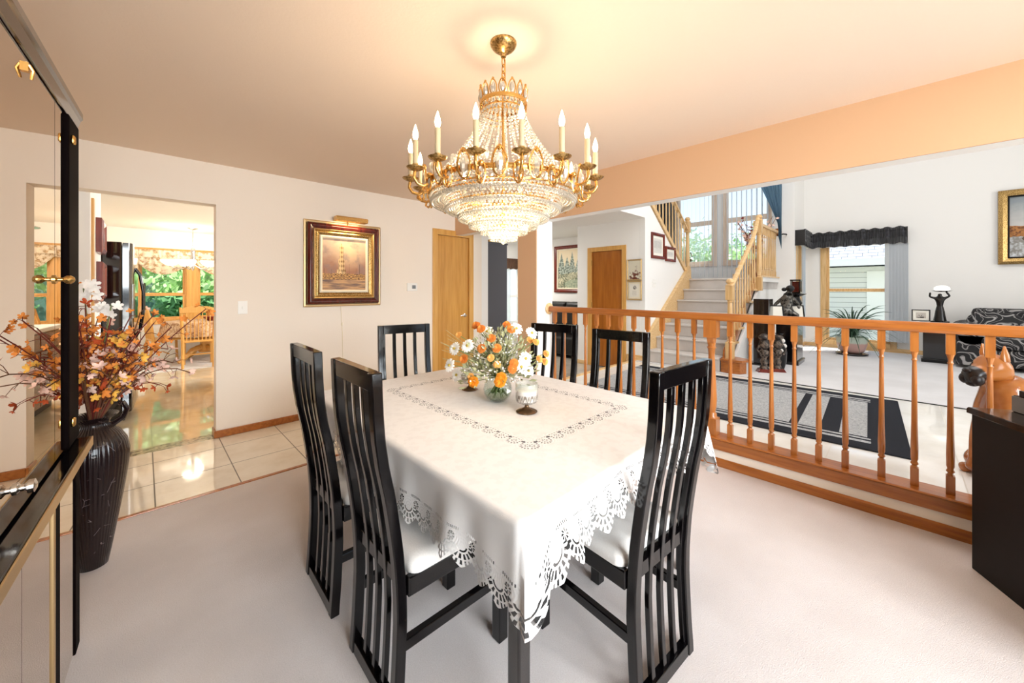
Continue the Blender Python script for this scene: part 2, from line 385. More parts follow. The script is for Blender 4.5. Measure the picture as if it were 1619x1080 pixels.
# closet / stair / foyer walls
struct('wall_closet', MB().box(5.6, 5.7, 2.882, 3.17, 0, ZC).box(5.6, 5.7, 3.83, 4.06, 0, ZC).box(5.6, 5.7, 3.17, 3.83, 2.03, ZC).box(5.7, 7.5, 3.98, 4.06, 0, ZC), M['wall_white'])
struct('wall_stair', MB().prism([(5.6,0),(7.38,0),(7.38,1.46),(5.6,2.78)], 'y', 2.78, 2.88), M['wall_white'])
struct('wall_upper', MB().box(3.19, 5.6, 2.78, 2.88, ZC, 5.1), M['wall_white'])
struct('wall_stair_back', MB().box(5.7, 8.6, 3.95, 4.05, ZC+.01, 5.1).box(7.38, 8.6, 3.95, 3.98, 0, ZC), M['wall_white'])
struct('wall_foyer_right', MB().box(6.6, 6.7, 4.06, 6.6, 0, ZC), M['wall_white'])
b = MB().box(3.52, 5.85, 6.5, 6.6, 0, ZC).box(5.85, 6.6, 6.5, 6.6, 1.85, ZC).box(5.85, 6.6, 6.5, 6.6, 0, .5)
struct('wall_foyer_back', b, M['wall_white'])
# landing window wall with two tall openings
b = MB().box(8.5, 8.6, 1.45, 1.72, .2, 5.1).box(8.5, 8.6, 3.46, 4.05, .2, 5.1).box(8.5, 8.6, 2.5, 2.71, 1.86, 5.1).box(8.5, 8.6, 1.72, 3.46, .2, 1.86).box(8.5, 8.6, 1.72, 3.46, 4.3, 5.1)
struct('wall_landing', b, M['wall_white'])
b = MB().box(8.5, 8.72, 1.35, 1.45, ZH, 5.1).box(9.3, 9.6, 1.35, 1.45, ZH, 5.1).box(8.72, 9.3, 1.35, 1.45, ZH, .5).box(8.72, 9.3, 1.35, 1.45, 2.25, 5.1)
struct('wall_living_side', b, M['wall_white'])
b = MB().box(9.5, 9.6, -4.6, .12, ZH, 5.1).box(9.5, 9.6, 1.02, 1.35, ZH, 5.1).box(9.5, 9.6, .12, 1.02, ZH, .34).box(9.5, 9.6, .12, 1.02, 2.25, 5.1)
struct('wall_living_far', b, M['wall_white'])
struct('wall_living_shield', MB().box(3.092, 3.188, -4.6, -1.88, 0, ZC+.2).box(3.05, 9.6, -4.72, -4.6, 0, 5.1), M['wall_white'])  # unseen walls, added to block the rear outdoor lamp from the living room
struct('ceiling_living', MB().box(3.05, 9.6, -4.6, 4.05, 5.1, 5.2), M['wall_white'])  # unseen slab, put in to keep direct sun from coming in above
struct('wall_living_over_beam', MB().box(3.1, 3.19, -4.6, 2.78, ZC+.2, 5.1), M['wall_white'])
# kitchen far wall, three windows
KW = [(-.08, .60), (.76, 1.44), (1.60, 2.28)]
b = MB().box(-.75, KW[0][0], 9.8, 9.9, 0, ZC); 
for (a, c), (d, e) in zip(KW, KW[1:] + [(3.52, 3.52)]): b.box(a, c, 9.8, 9.9, 0, .74).box(a, c, 9.8, 9.9, 2.02, ZC).box(c, d, 9.8, 9.9, 0, ZC)
struct('wall_kitchen_far', b, M['wall_white'])

# ---------------------------------------------------------------- windows (frame, sashes, glass)
WN = [0]
mat('frame_pale', fn=f_wood('ecdccb', 'dcc0a4'), rough=.4)
def window(axis, pos, a0, a1, z0, z1, mrail, wood, cas=.075, inward=-1, trim=True, depth=.1, rails=(), screen=False):
    """axis 'x': opening lies in plane X=pos and spans Y a0..a1; 'y': plane Y=pos and spans X"""
    WN[0] += 1
    def bx(mb, p0, p1, u0, u1, q0, q1):
        p0, p1 = sorted((p0, p1))
        return mb.box(p0, p1, u0, u1, q0, q1) if axis == 'x' else mb.box(u0, u1, p0, p1, q0, q1)
    f = MB(); i = inward; fw = .035
    p0, p1 = pos, pos - i*depth
    bx(f, p0, p1, a0, a0+.02, z0, z1); bx(f, p0, p1, a1-.02, a1, z0, z1); bx(f, p0, p1, a0+.02, a1-.02, z0, z0+.02); bx(f, p0, p1, a0+.02, a1-.02, z1-.02, z1)
    o = struct('window_%d' % WN[0], f, wood)
    if trim:
        c = MB(); q = pos + i*.016
        bx(c, pos+i*.001, q, a0-cas, a0+.004, z0-cas, z1+cas); bx(c, pos+i*.001, q, a1-.004, a1+cas, z0-cas, z1+cas); bx(c, pos+i*.001, q, a0+.004, a1-.004, z1-.004, z1+cas); bx(c, pos+i*.001, q+i*.02, a0+.004, a1-.004, z0-cas, z0+.004)
        part('casing', c, wood, o, bevel=.004)
    s = MB(); m0, m1 = pos - i*.05, pos - i*.08
    segs = [z0+.02] + ([mrail] if mrail else []) + [z1-.02]
    for k, (q0, q1) in enumerate(zip(segs[:-1], segs[1:])):
        dd = .028*k
        a, b2 = pos - i*(.02+dd), pos - i*(.045+dd)
        bx(s, a, b2, a0+.02, a0+.02+fw, q0, q1); bx(s, a, b2, a1-.02-fw, a1-.02, q0, q1); bx(s, a, b2, a0+.02+fw, a1-.02-fw, q0, q0+fw); bx(s, a, b2, a0+.02+fw, a1-.02-fw, q1-fw*.7, q1)
        for r in rails:
            if q0 < r < q1: bx(s, a, b2, a0+.02+fw, a1-.02-fw, r-.05, r+.05)
    part('sash', s, wood, o, bevel=.003)
    g = MB()
    for k, (q0, q1) in enumerate(zip(segs[:-1], segs[1:])):
        a = pos - i*(.033+.028*k); bx(g, a, a+.004, a0+.05, a1-.05, q0+.03, q1-.02)
    part('pane', g, M['window_glass'], o)
    if screen:
        q = MB(); bx(q, pos-i*.085, pos-i*.087, a0+.03, a1-.03, z0+.03, mrail); part('insect_screen', q, M['screen_mesh'], o)
    return o
window('x', 9.5, .12, 1.02, .34, 2.25, 1.30, M['oak_light_v'])
window('y', 1.35, 8.72, 9.3, .5, 2.25, 1.30, M['oak_light_v'])
window('x', 8.5, 1.72, 2.50, 1.86, 4.3, None, M['frame_pale'], cas=.06, rails=(2.72,))
window('x', 8.5, 2.71, 3.46, 1.86, 4.3, None, M['frame_pale'], cas=.06, rails=(2.72,))
for a, c in KW: window('y', 9.8, a, c, .74, 2.02, 1.22, M['casing_honey'], cas=.08, screen=True)
window('y', 6.5, 5.85, 6.6, .5, 1.85, 1.15, M['plastic_white'], trim=False)
window('y', -1.75, -.4, 2.7, .3, 2.35, None, M['oak_light_v'], inward=1)
struct('terrace', MB().box(-6, 3.04, -9, -1.88, -.2, -.05), M['wall_white'])

# ---------------------------------------------------------------- doors
def lever(parent, loc, sgn=1, axis='y'):
    b = MB().lathe([(.026,0),(.026,.006),(.012,.012),(.012,.04)], 14, rot=Matrix.Rotation(pi/2, 3, 'X'))
    b.tube([(0,-.04,0),(-.02*sgn,-.045,.0),(-.06*sgn,-.043,.004),(-.10*sgn,-.04,-.004)], [.010,.009,.008,.006], 8)
    return part('door_handle', b, M['chrome'], parent, smooth=True, loc=loc)
def door(name, x0, x1, ytop, wood, casing, handle_x, hs, loc, rz, hinge_x=None):
    d = thing(name, 'x', 'door', loc, rz); del d['label']; del d['category']; d['kind'] = 'structure'
    part('door_leaf', MB().box(x0+.003, x1-.003, .01, .05, .01, ytop-.004), wood, d, bevel=.003)
    c = MB().box(x0-.075, x0, -.018, .06, 0, ytop+.075).box(x1, x1+.075, -.018, .06, 0, ytop+.075).box(x0, x1, -.018, .06, ytop, ytop+.075)
    part('casing', c, casing, d, bevel=.004)
    lever(d, (handle_x, .01, .96), hs)
    if hinge_x is not None:
        for z in (.25, 1.05, 1.78):
            part('hinge', MB().tube([(hinge_x, .004, z-.045), (hinge_x, .004, z+.045)], .008, 8), M['brass'], d, smooth=True)
    return d
door('door_1', 2.765, 3.285, 2.045, M['door_honey'], M['casing_honey'], 3.22, 1, (0, YB+.002, 0), 0, 2.768)
door('door_2', -3.765, -3.175, 1.97, M['door_amber'], M['casing_honey'], -3.23, 1, (5.602, 0, 0), -pi/2, -3.762)

# ---------------------------------------------------------------- dining-room railing
def baluster(mb, y, x, z0, z1, w=.034, n=10, zb=None):
    """turned spindle: square top and bottom blocks with a tapered shaft"""
    h = z1 - z0; h2 = w/2
    tb = z1 - .115; bb = z0 + .10
    mb.box(x-h2, x+h2, y-h2, y+h2, tb, z1); mb.box(x-h2, x+h2, y-h2, y+h2, z0, bb)
    r = w/2
    pr = [(r*.98, bb-.001),(r*.6,bb+.012),(r*1.02,bb+.022),(r*.72,bb+.036),(r*.95,bb+.05),(r*.98,bb+.11),(r*.8,bb+h*.28),(r*.62,tb-.10),(r*.55,tb-.055),(r*.78,tb-.048),(r*.55,tb-.04),(r*.62,tb-.025),(r*1.0,tb+.002)]
    return mb.lathe(pr, n, (x, y, 0))
RX = 3.135
rail = thing('railing', 'orange oak balustrade with turned spindles along the raised hall edge', 'railing', (RX, 0, .216))
hr = [(-.03,1.085),(.03,1.085),(.034,1.10),(.032,1.125),(.02,1.142),(-.02,1.142),(-.032,1.125),(-.034,1.10)]
part('handrail', MB().prism([(a, z-.216) for a, z in hr], 'y', -1.74, 2.64), M['oak_orange'], rail, bevel=.003)
part('rosette', MB().lathe([(.062,0),(.062,.008),(.05,.016),(.036,.02)], 24, (0,2.648,.90), rot=Matrix.Rotation(pi/2, 3, 'X')), M['oak_light'], rail, smooth=True)
for k in range(-6, 13):
    y = 1.016 + .1292*k
    if k == 0: continue
    part('baluster', baluster(MB(), y, 0, 0, .872), M['oak_orange_v'], rail, smooth=35)
for k in range(13, 0, -1):
    pass
for k in range(7, 22): part('baluster', baluster(MB(), 1.016 - .1338*k, 0, 0, .872), M['oak_orange_v'], rail, smooth=35)
nb = MB().box(-.045,.045,.971,1.061,.74,.872).prism([(-.045,.74),(.045,.74),(.022,.69),(-.022,.69)], 'y', .994, 1.038)
nb.lathe([(.03,.70),(.026,.672),(.034,.662),(.026,.652),(.022,.60),(.03,.42),(.037,.27),(.034,.21),(.026,.17),(.036,.155),(.036,.14),(.046,.125)], 16, (0,1.016,0)).box(-.045,.045,.971,1.061,0,.125)
part('newel_post', nb, M['oak_orange_v'], rail, smooth=35)

# ---------------------------------------------------------------- staircase
st = thing('staircase', 'carpeted oak staircase rising from the hall to the window landing', 'staircase', (5.6, 2.1, ZH))
RI = 1.316/7; TR = .27; SX0 = 0.0
yl, yr = .66, -.50          # local: wall side, open side (Y 2.76 .. 1.60)
part('bullnose_step', MB().prism([(0,yr+.10),(.27,yr+.10),(.27,yr-.02),(.20,yr-.155),(.10,yr-.18),(0,yr-.13),(-.03,yr-.02)], 'z', .004, RI-.03).prism([(-.025,yr+.10),(.29,yr+.10),(.29,yr-.02),(.22,yr-.17),(.10,yr-.205),(-.02,yr-.16),(-.055,yr-.02)], 'z', RI-.03, RI), M['oak_orange'], st, bevel=.006)
for k in range(7):
    x0 = TR*k; z1 = RI*(k+1); x1 = 1.62 if k < 6 else 2.88
    zb = .004 if k == 0 else z1 - RI
    b = MB().prism([(x0,zb),(x0+TR+.02 if k < 6 else x1,zb),(x0+TR+.02 if k < 6 else x1,z1),(x0-.018,z1),(x0-.026,z1-.014),(x0-.02,z1-.032),(x0,z1-.036)], 'y', yr+.10 if k else yr+.115, yl-.04 if k else yl+.01)
    if k == 6: b.box(1.66, 2.88, yr+.01, yr+.10, z1-RI, z1-.0005).box(1.80, 2.88, yl-.04, 1.83, z1-RI, z1-.0005)
    part('step', b, M['carpet_stair'], st, bevel=.006)
# skirt board on the wall, open stringer with brackets on the room side
part('skirt_board', MB().prism([(-.05,0),(-.05,.36),(.0,.40),(1.66,.40+1.66*RI/TR),(1.70,1.46),(1.70,1.0)], 'y', yl-.04, yl+.015), M['oak_light'], st)
part('string_board', MB().prism([(.10,.0),(.02,RI),(0.04,.30),(1.60,.30+1.56*RI/TR),(1.62,1.316),(1.62,1.20),(.22,.05)], 'y', yr+.06, yr+.085), M['oak_orange'], st, bevel=.003)
part('stair_side', MB().prism([(.18,.004),(1.62,1.13),(2.9,1.13),(2.9,.004)], 'y', yr+.02, yr+.06), M['wall_white'], st)
part('landing_fascia', MB().box(1.60, 2.9, yr-.012, yr+.02, 1.25, 1.325), M['wall_white'], st)
for k in range(7):
    x0 = TR*k
    if k: part('tread_end', MB().prism([(x0-.03, RI*(k+1)-.03),(x0+TR, RI*(k+1)-.03),(x0+TR, RI*(k+1)),(x0-.03, RI*(k+1))], 'y', yr+.02, yr+.11), M['oak_light'], st, bevel=.004)
def big_newel(name, x, y, z0, z1):
    w = .045; b = MB().box(x-w,x+w,y-w,y+w,z0,z0+.22)
    b.lathe([(.05,z0+.215),(.03,z0+.235),(.036,z0+.25),(.03,z0+.265),(.042,z0+.32),(.038,z0+.45),(.03,z1-.38),(.028,z1-.33),(.038,z1-.32),(.03,z1-.31),(.042,z1-.285)], 16, (x,y,0))
    b.box(x-w,x+w,y-w,y+w,z1-.29,z1-.10).lathe([(.055,z1-.10),(.055,z1-.085),(.035,z1-.075),(.05,z1-.05),(.048,z1-.03),(.03,z1-.005),(.006,z1)], 16, (x,y,0))
    return part(name, b, M['oak_light_v'], st, smooth=35)
big_newel('newel_post', .08, yr+.01, RI, 1.27)
big_newel('newel_post', 1.58, yr+.01, 1.10, 2.34)
sl = RI/TR
hp = [(.12, 1.13), (1.2, 1.13+1.08*sl), (1.38, 2.07), (1.50, 2.24)]
b = MB()
b.loft([[(x, yr+.01+u, z+v) for u, v in ((-.028,0),(.028,0),(.03,.03),(.015,.055),(-.015,.055),(-.03,.03))] for x, z in hp])
part('handrail', b, M['oak_light'], st, bevel=.002)
def zr(x):
    for (xa,za),(xb,zb) in zip(hp, hp[1:]):
        if xa <= x <= xb: return za + (zb-za)*(x-xa)/(xb-xa)
    return hp[-1][1]
for k in range(1, 7):
    for dx in (.02, .155):
        x = TR*k + dx - .02
        if .15 < x < 1.5: part('baluster', baluster(MB(), yr+.05, x, RI*(k+1)-.01, zr(x)+.01, .03), M['oak_light_v'], st, smooth=35)
# landing rail
b = MB().prism([(yr+.01-.028,2.16),(yr+.01+.028,2.16),(yr+.01+.03,2.19),(yr+.01+.015,2.215),(yr+.01-.015,2.215),(yr+.01-.03,2.19)], 'x', 1.58, 2.90)
part('landing_handrail', b, M['oak_light'], st)
part('rosette', MB().lathe([(.07,0),(.07,.01),(.055,.02),(.03,.03)], 20, (2.898,yr+.01,2.19), rot=Matrix.Rotation(-pi/2, 3, 'Y')), M['oak_orange'], st, smooth=True)
part('landing_rail_base', MB().box(1.6, 2.9, yr-.025, yr+.045, 1.325, 1.35), M['oak_light'], st)
for k in range(9): part('baluster', baluster(MB(), yr+.01, 1.72+.125*k, 1.345, 2.165, .03), M['oak_light_v'], st, smooth=35)
# upper flight: sloped cap on the wall, steps behind it, newel, rail and spindles
part('upper_cap', MB().prism([(1.80,1.26),(1.82,1.33),(0,2.68),(0,2.60)], 'y', .655, .805), M['oak_light'], st)
part('corner_trim', MB().box(1.765, 1.80, .645, .805, 1.0, 1.30), M['oak_light_v'], st)
big_newel('newel_post', 1.84, .74, 1.316, 2.50)
b = MB().loft([[(x, .74+u, z+v) for u, v in ((-.028,0),(.028,0),(.03,.03),(.015,.055),(-.015,.055),(-.03,.03))] for x, z in ((1.80, 2.24), (0, 3.58))])
part('upper_handrail', b, M['oak_light'], st)
for k in range(13):
    x = 1.68 - .13*k; z0 = 1.36 + (1.80-x)*.75; part('baluster', baluster(MB(), .74, x, z0-.03, z0+.93, .03), M['oak_light_v'], st, smooth=35)
for k in range(6):
    x1 = 1.70 - .25*k; part('upper_step', MB().box(x1-.27, x1, .80, 1.82, 1.316+.188*k, 1.316+.188*(k+1)), M['carpet_stair'], st)
# ---------------------------------------------------------------- dining table and cloth
TX0, TX1, TY0, TY1, TZ = .665, 1.885, .64, 2.27, .755
tb = thing('dining_table', 'black lacquered dining table under the white lace cloth', 'table', (1.275, 1.455, 0))
hx, hy = .60, .805
part('table_top', MB().box(-hx,hx,-hy,hy,.71,.745), M['lacquer_navy'], tb, bevel=.006)
part('apron', MB().box(-hx+.05,hx-.05,-hy+.05,-hy+.075,.63,.71).box(-hx+.05,hx-.05,hy-.075,hy-.05,.63,.71).box(-hx+.05,-hx+.075,-hy+.075,hy-.075,.63,.71).box(hx-.075,hx-.05,-hy+.075,hy-.075,.63,.71), M['lacquer_navy'], tb)
for sx in (-1, 1):
    for sy in (-1, 1):
        part('leg', MB().cbox((sx*.548, sy*.735, .355), (.046,.046,.71)), M['lacquer_navy'], tb, bevel=.006)

def f_lace(T):
    uv = T.sep(T.coord('UV')); u, v = uv[0], uv[1]
    p = .075
    x = (T.frac(u/p) - .5)*p
    xn = T.abs(x)*(2/p)
    edge = .034*(xn**1.4)
    keep = v > edge
    r = T.length(x, v-.062); a = T.atan2(x, v-.062)
    ring1 = T.band(r, .042, .054)*(T.sin(a*20+1.57) > .1)*(v < .062)
    ring2 = T.band(r, .024, .038)*(T.sin(a*14) > -.1)*(v < .066)
    ring2b = T.band(r, .014, .019)*(v < .06)
    xm = (T.frac(u/p + .5) - .5)*p
    r3 = T.length(xm, v-.078); a3 = T.atan2(xm, v-.078)
    ros = T.band(r3, .004, .013)*(T.sin(a3*8) > -.35)
    r4 = T.length(xm, v-.052); tear = (r4 < .006)
    mesh = T.band(v, .098, .106)*(T.sin(u*900) > .2)*(xn > .35)
    hole = T.min(1.0, ring1*(xn < .85) + ring2 + ring2b + ros + tear + mesh)
    alpha = keep*(1 - hole*.97)
    w = T.noise(T.coord('Object'), 400, 2)
    rel = (T.sin(r*700) + T.sin(r3*900))*.15*(v < .105)
    n2 = T.ss(T.noise(T.coord('Object'), 9, 4), .45, .7)
    return {'color': T.mix(n2*.35, 'eae6e3', 'd8d2ce'), 'alpha': alpha, 'bump': w*.3 + rel}
def f_clothtop(T):
    x, y, z = T.sep(T.coord('Object'))
    X = x - 1.33; Y = y - 1.475
    ax = T.abs(X); ay = T.abs(Y)
    dx = ax - .315; dy = ay - .525
    dd = T.max(dx, dy)                      # signed distance from the inset rectangle
    onx = dx > dy
    u = Y*onx + X*(1-onx)
    p = .07; xx = (T.frac(u/p) - .5)*p
    fan = T.length(xx, dd - .012); aa = T.atan2(xx, dd-.012)
    h1 = T.band(fan, .020, .029)*(T.sin(aa*13) > 0.25)*(dd > .004)
    h2 = T.band(fan, .006, .012)*(T.sin(aa*6) > .1)
    line = T.band(dd, -.012, -.009)*(T.sin(u*420) > 0)
    xm = (T.frac(u/p+.5) - .5)*p
    h3 = T.length(xm*.6, dd+.002) < .006
    corner = (dx > -.06)*(dy > -.06)*0
    hole = T.min(1.0, h1 + h2 + line + h3)*T.band(dd, -.03, .05)
    emb = T.band(dd, -.03, .05)
    w = T.noise(T.coord('Object'), 500, 2)
    dam = T.ss(T.noise(T.coord('Object'), 28, 3), .48, .58)
    return {'color': T.mix(hole, T.mix(dam*.3, 'e9e5e2', 'd9d3cf'), '2c282a'), 'bump': w*.3 + emb*(T.sin(fan*500))*.3 + dam*.1}
mat('cloth_top', fn=f_clothtop, rough=.75, bump_d=.0012, sheen=.2)
mat('cloth_lace', fn=f_lace, rough=.8, bump_d=.0012, sheen=.2)
def tablecloth():
    cx, cy = (TX0+TX1)/2, (TY0+TY1)/2; ax, ay = (TX1-TX0)/2, (TY1-TY0)/2
    R = .03; pts = []; nrm = []; cor = []
    def arc(px, py, a0):
        for k in range(9):
            a = a0 + (pi/2)*k/8; pts.append((px+R*cos(a), py+R*sin(a))); nrm.append((cos(a), sin(a))); cor.append(0)
    def line(x0, y0, x1, y1, n, n_):
        for k in range(1, n): t = k/n; pts.append((x0+(x1-x0)*t, y0+(y1-y0)*t)); nrm.append(n_); cor.append(0)
    line(ax, -ay+R, ax, ay-R, 130, (1,0)); arc(ax-R, ay-R, 0)
    line(ax-R, ay, -ax+R, ay, 100, (0,1)); arc(-ax+R, ay-R, pi/2)
    line(-ax, ay-R, -ax, -ay+R, 130, (-1,0)); arc(-ax+R, -ay+R, pi)
    line(-ax+R, -ay, ax-R, -ay, 100, (0,-1)); arc(ax-R, -ay+R, 3*pi/2)
    N = len(pts); P = np.array(pts); Nn = np.array(nrm)
    seg = np.linalg.norm(np.roll(P, -1, 0)-P, axis=1); s = np.concatenate([[0], np.cumsum(seg)[:-1]]); tot = seg.sum()
    p = tot/round(tot/.075); su = s*.075/p
    side = np.abs(Nn[:,0])
    dc = np.minimum.reduce([np.hypot(P[:,0]-sx*ax, P[:,1]-sy*ay) for sx in (-1,1) for sy in (-1,1)])
    drop = .235*side + .135*(1-side)
    wc = np.clip(1-dc/.13, 0, 1)**2
    drop = drop*(1-wc) + .255*wc
    far = np.clip(1-np.hypot(P[:,0]-ax, P[:,1]+ay)/.16, 0, 1)**1.5; drop = drop + .05*far
    drop = drop - .0 + .012*np.sin(s*7.3) + .006*np.sin(s*19+1)
    prof = [(-.012, 0), (-.004,-.001), (.003,-.005), (.008,-.012), (.010,-.02)]
    K = 16; rows = []; uvs = []
    fold = (np.sin(s*17+.6)*.55 + np.sin(s*29+2)*.35 + np.sin(s*43)*.2)
    for o, z in prof:
        rows.append([(cx+P[i,0]+Nn[i,0]*o, cy+P[i,1]+Nn[i,1]*o, TZ+z) for i in range(N)]); uvs += [(su[i], drop[i]+z) for i in range(N)]
    for k in range(1, K+1):
        t = k/K
        for_z = -.02 - (drop-.02)*t
        o = .010 + .010*t + fold*.021*t**.8*(1-.6*wc) + wc*.004*t
        front = np.where(Nn[:,1] < -.7, .03*t, 0)
        rows.append([(cx+P[i,0]+Nn[i,0]*(o[i]+front[i]), cy+P[i,1]+Nn[i,1]*(o[i]+front[i]), TZ+for_z[i]) for i in range(N)])
        uvs += [(su[i], drop[i]+for_z[i]) for i in range(N)]
    mb = MB(); nr = len(rows)
    # close the seam with a duplicate column so that the lace pattern does not smear
    vs = []; uv = []
    for k in range(nr):
        vs += rows[k] + [rows[k][0]]
        uv += uvs[k*N:(k+1)*N] + [(tot*.075/p, uvs[k*N][1])]
    n1 = N+1
    mb.add(vs, [(k*n1+j, k*n1+j+1, (k+1)*n1+j+1, (k+1)*n1+j) for k in range(nr-1) for j in range(N)], 1)
    b0 = len(mb.v); g = [(x, y, TZ) for x, y, z in rows[0]]
    mb.add(g, [tuple(range(N))], 0); uv += [(0, .3)]*N
    mb.uv = uv
    return mb
tag(part('tablecloth', tablecloth(), [M['cloth_top'], M['cloth_lace']], smooth=60), 'white damask tablecloth with scalloped lace border draped over the dining table', 'tablecloth')

# ---------------------------------------------------------------- dining chairs
def make_chair():
    t = thing('dining_chair', 'x', 'chair')
    prof = [(0,.029),(.04,.031),(.10,.036),(.20,.041),(.30,.045),(.39,.043),(.49,.036),(.57,.026),(.69,.008),(.79,-.013),(.88,-.026),(.95,-.031),(1.02,-.034),(1.08,-.036)]
    def cur(z):
        for (za,ya),(zb,yb) in zip(prof, prof[1:]):
            if za <= z <= zb: return ya+(yb-ya)*(z-za)/(zb-za)
        return prof[-1][1]
    zs = [i*1.08/30 for i in range(31)]
    W = .178
    def strip(x0, x1, z0, z1, th, off=0):
        zz = [z0+(z1-z0)*i/26 for i in range(27)]
        return MB().ribbon([(cur(z)-off, z) for z in zz], [(cur(z)-off-th, z) for z in zz], x0, x1)
    for sx in (-1, 1):
        x0, x1 = (W-.034, W) if sx > 0 else (-W, -W+.034)
        part('stile', strip(x0, x1, 0, 1.08, .034), M['lacquer_black'], t, smooth=30, bevel=.004)
    part('top_rail', strip(-W+.034, W-.034, 1.022, 1.08, .030), M['lacquer_black'], t, smooth=30, bevel=.003)
    part('bottom_rail', strip(-W+.034, W-.034, 0.0, .042, .030), M['lacquer_black'], t, smooth=30, bevel=.003)
    for k in range(4):
        xc = (-.1704 + .0852*(k+1))*.83; 
        part('slat', strip(xc-.0105, xc+.0105, .038, 1.026, .017, .006), M['lacquer_black'], t, smooth=30, bevel=.002)
    part('cross_rail', MB().box(-W+.036, W-.036, cur(.42)-.02, cur(.42)+.014, .40, .45), M['lacquer_black'], t, bevel=.003)
    for sx in (-1, 1):
        part('leg', MB().cbox((sx*(W-.005), .43, .215), (.044,.044,.43)), M['lacquer_black'], t, bevel=.004)
        x = sx*(W-.012)
        part('stretcher', MB().box(x-.012, x+.012, .035, .412, .205, .240), M['lacquer_black'], t, bevel=.003)
    a = MB().box(-W-.01,W+.01,.43,.455,.375,.435).box(-W-.01,-W+.014,.042,.43,.375,.435).box(W-.014,W+.01,.042,.43,.375,.435)
    part('seat_frame', a, M['lacquer_black'], t, bevel=.004)
    rings = []
    for z, i in ((.428,.004),(.45,0),(.465,.004),(.476,.016),(.482,.04)):
        x, y0, y1 = W+.012-i, .052+i, .46-i; r = .03
        rg = []
        for (px,py,a0) in ((x-r,y1-r,0),(-x+r,y1-r,90),(-x+r,y0+r,180),(x-r,y0+r,270)):
            for k in range(6): aa = radians(a0+18*k); rg.append((px+r*cos(aa), py+r*sin(aa), z))
        rings.append(rg)
    part('seat_cushion', MB().loft(rings), M['seat_fabric'], t, smooth=60)
    return t
c0 = make_chair()
CH = [(1.268, .548, -5, 'black slat-back dining chair at the near end of the table, its whole back in view'),
      (.545, 1.245, -91, 'black slat-back dining chair on the cabinet side of the table, nearer the camera'),
      (.545, 1.77, -91, 'black slat-back dining chair on the cabinet side of the table, nearer the floor vase'),
      (1.285, 2.355, 167, 'black slat-back dining chair at the far end of the table below the lit painting'),
      (2.03, 1.70, 103, 'black slat-back dining chair on the railing side of the table, near the white column'),
      (1.985, 1.165, 95, 'black slat-back chair on the railing side of the table, below the amber door')]
for k, (x, y, a, l) in enumerate(CH):
    if k == 0: c0.location = (x, y, 0); c0.rotation_euler.z = radians(a); c0['label'] = l; c0['group'] = 'dining chairs around the table'
    else: copy_tree(c0, None, (x, y, 0), radians(a), l)

# ---------------------------------------------------------------- china cabinet with mirrored doors
cb = thing('china_cabinet', 'tall black lacquer china cabinet with mirrored doors and gilt hardware', 'cabinet', (-.175, 2.155, 0), radians(-3.15))
part('carcass', MB().box(-.42,-.03,-3.0,0,.775,1.93).box(-.42,-.02,-3.0,0,.0,.735), M['lacquer_dull'], cb, bevel=.003)
part('cornice', MB().prism([(-.42,1.925),(-.004,1.925),(.0,1.94),(.004,1.955),(.010,1.965),(.010,1.985),(.0,2.0),(-.42,2.0)], 'y', -3.0, .004), M['lacquer_brown'], cb, bevel=.003)
part('ledge', MB().box(-.42,.034,-3.0,-.015,.735,.772), M['lacquer_black'], cb, bevel=.004)
part('ledge_trim', MB().box(.034,.038,-3.0,-.013,.737,.770), M['gold_soft'], cb, bevel=.001)
part('upper_post', MB().box(-.03,.0,-.165,0,.775,1.93), M['lacquer_dull'], cb, bevel=.006)
for i, (a, b_) in enumerate(((-.295,-.167),(-1.30,-.299),(-2.2,-1.304))):
    dr = part('mirror_door', MB().box(-.020,-.010,a,b_,.782,1.922), M['mirror'], cb, label='mirrored upper cabinet door')
    if i == 1:
        kb = MB().lathe([(.014,0),(.014,.004),(.006,.008),(.006,.018),(.013,.026),(.014,.034),(.008,.042),(.002,.044)], 14, (-.010,-.305,1.357), rot=Matrix.Rotation(pi/2, 3, 'Y'))
        part('door_knob', kb, M['brass'], dr, smooth=True)
        kb = MB().lathe([(.014,0),(.014,.004),(.008,.008),(.008,.014),(.016,.020),(.016,.030),(.006,.034)], 14, (-.010,-.67,.845), rot=Matrix.Rotation(pi/2, 3, 'Y'))
        part('door_knob', kb, M['chrome'], dr, smooth=True)
        hb = MB().box(-.010,-.003,-.606,-.592,1.882,1.905).tube([(-.003,-.60,1.90),(.003,-.597,1.888),(-.001,-.588,1.868)], [.004,.004,.003], 8)
        part('door_hinge', hb, M['gold'], dr, smooth=40)
for z in (1.85, .86):
    hb = MB()
    for y in (-.135, -.12): hb.lathe([(.004,-.014),(.006,-.011),(.006,.011),(.004,.014)], 10, (.004,y,z))
    part('post_hinge', hb, M['gold'], cb, smooth=40)
part('lower_post', MB().box(-.02,.002,-.07,0,0,.735), M['lacquer_dull'], cb, bevel=.003)
for i, (a, b_) in enumerate(((-.30,-.072),(-.66,-.385),(-1.4,-.663))):
    part('mirror_door', MB().box(-.012,-.002,a,b_,.02,.73), M['mirror'], cb, label='mirrored lower cabinet door')
part('lower_stile', MB().box(-.02,.002,-.36,-.302,0,.735), M['lacquer_dull'], cb, bevel=.003)
part('lower_trim', MB().box(-.018,.003,-.383,-.362,0,.735), M['gold_soft'], cb, bevel=.003)

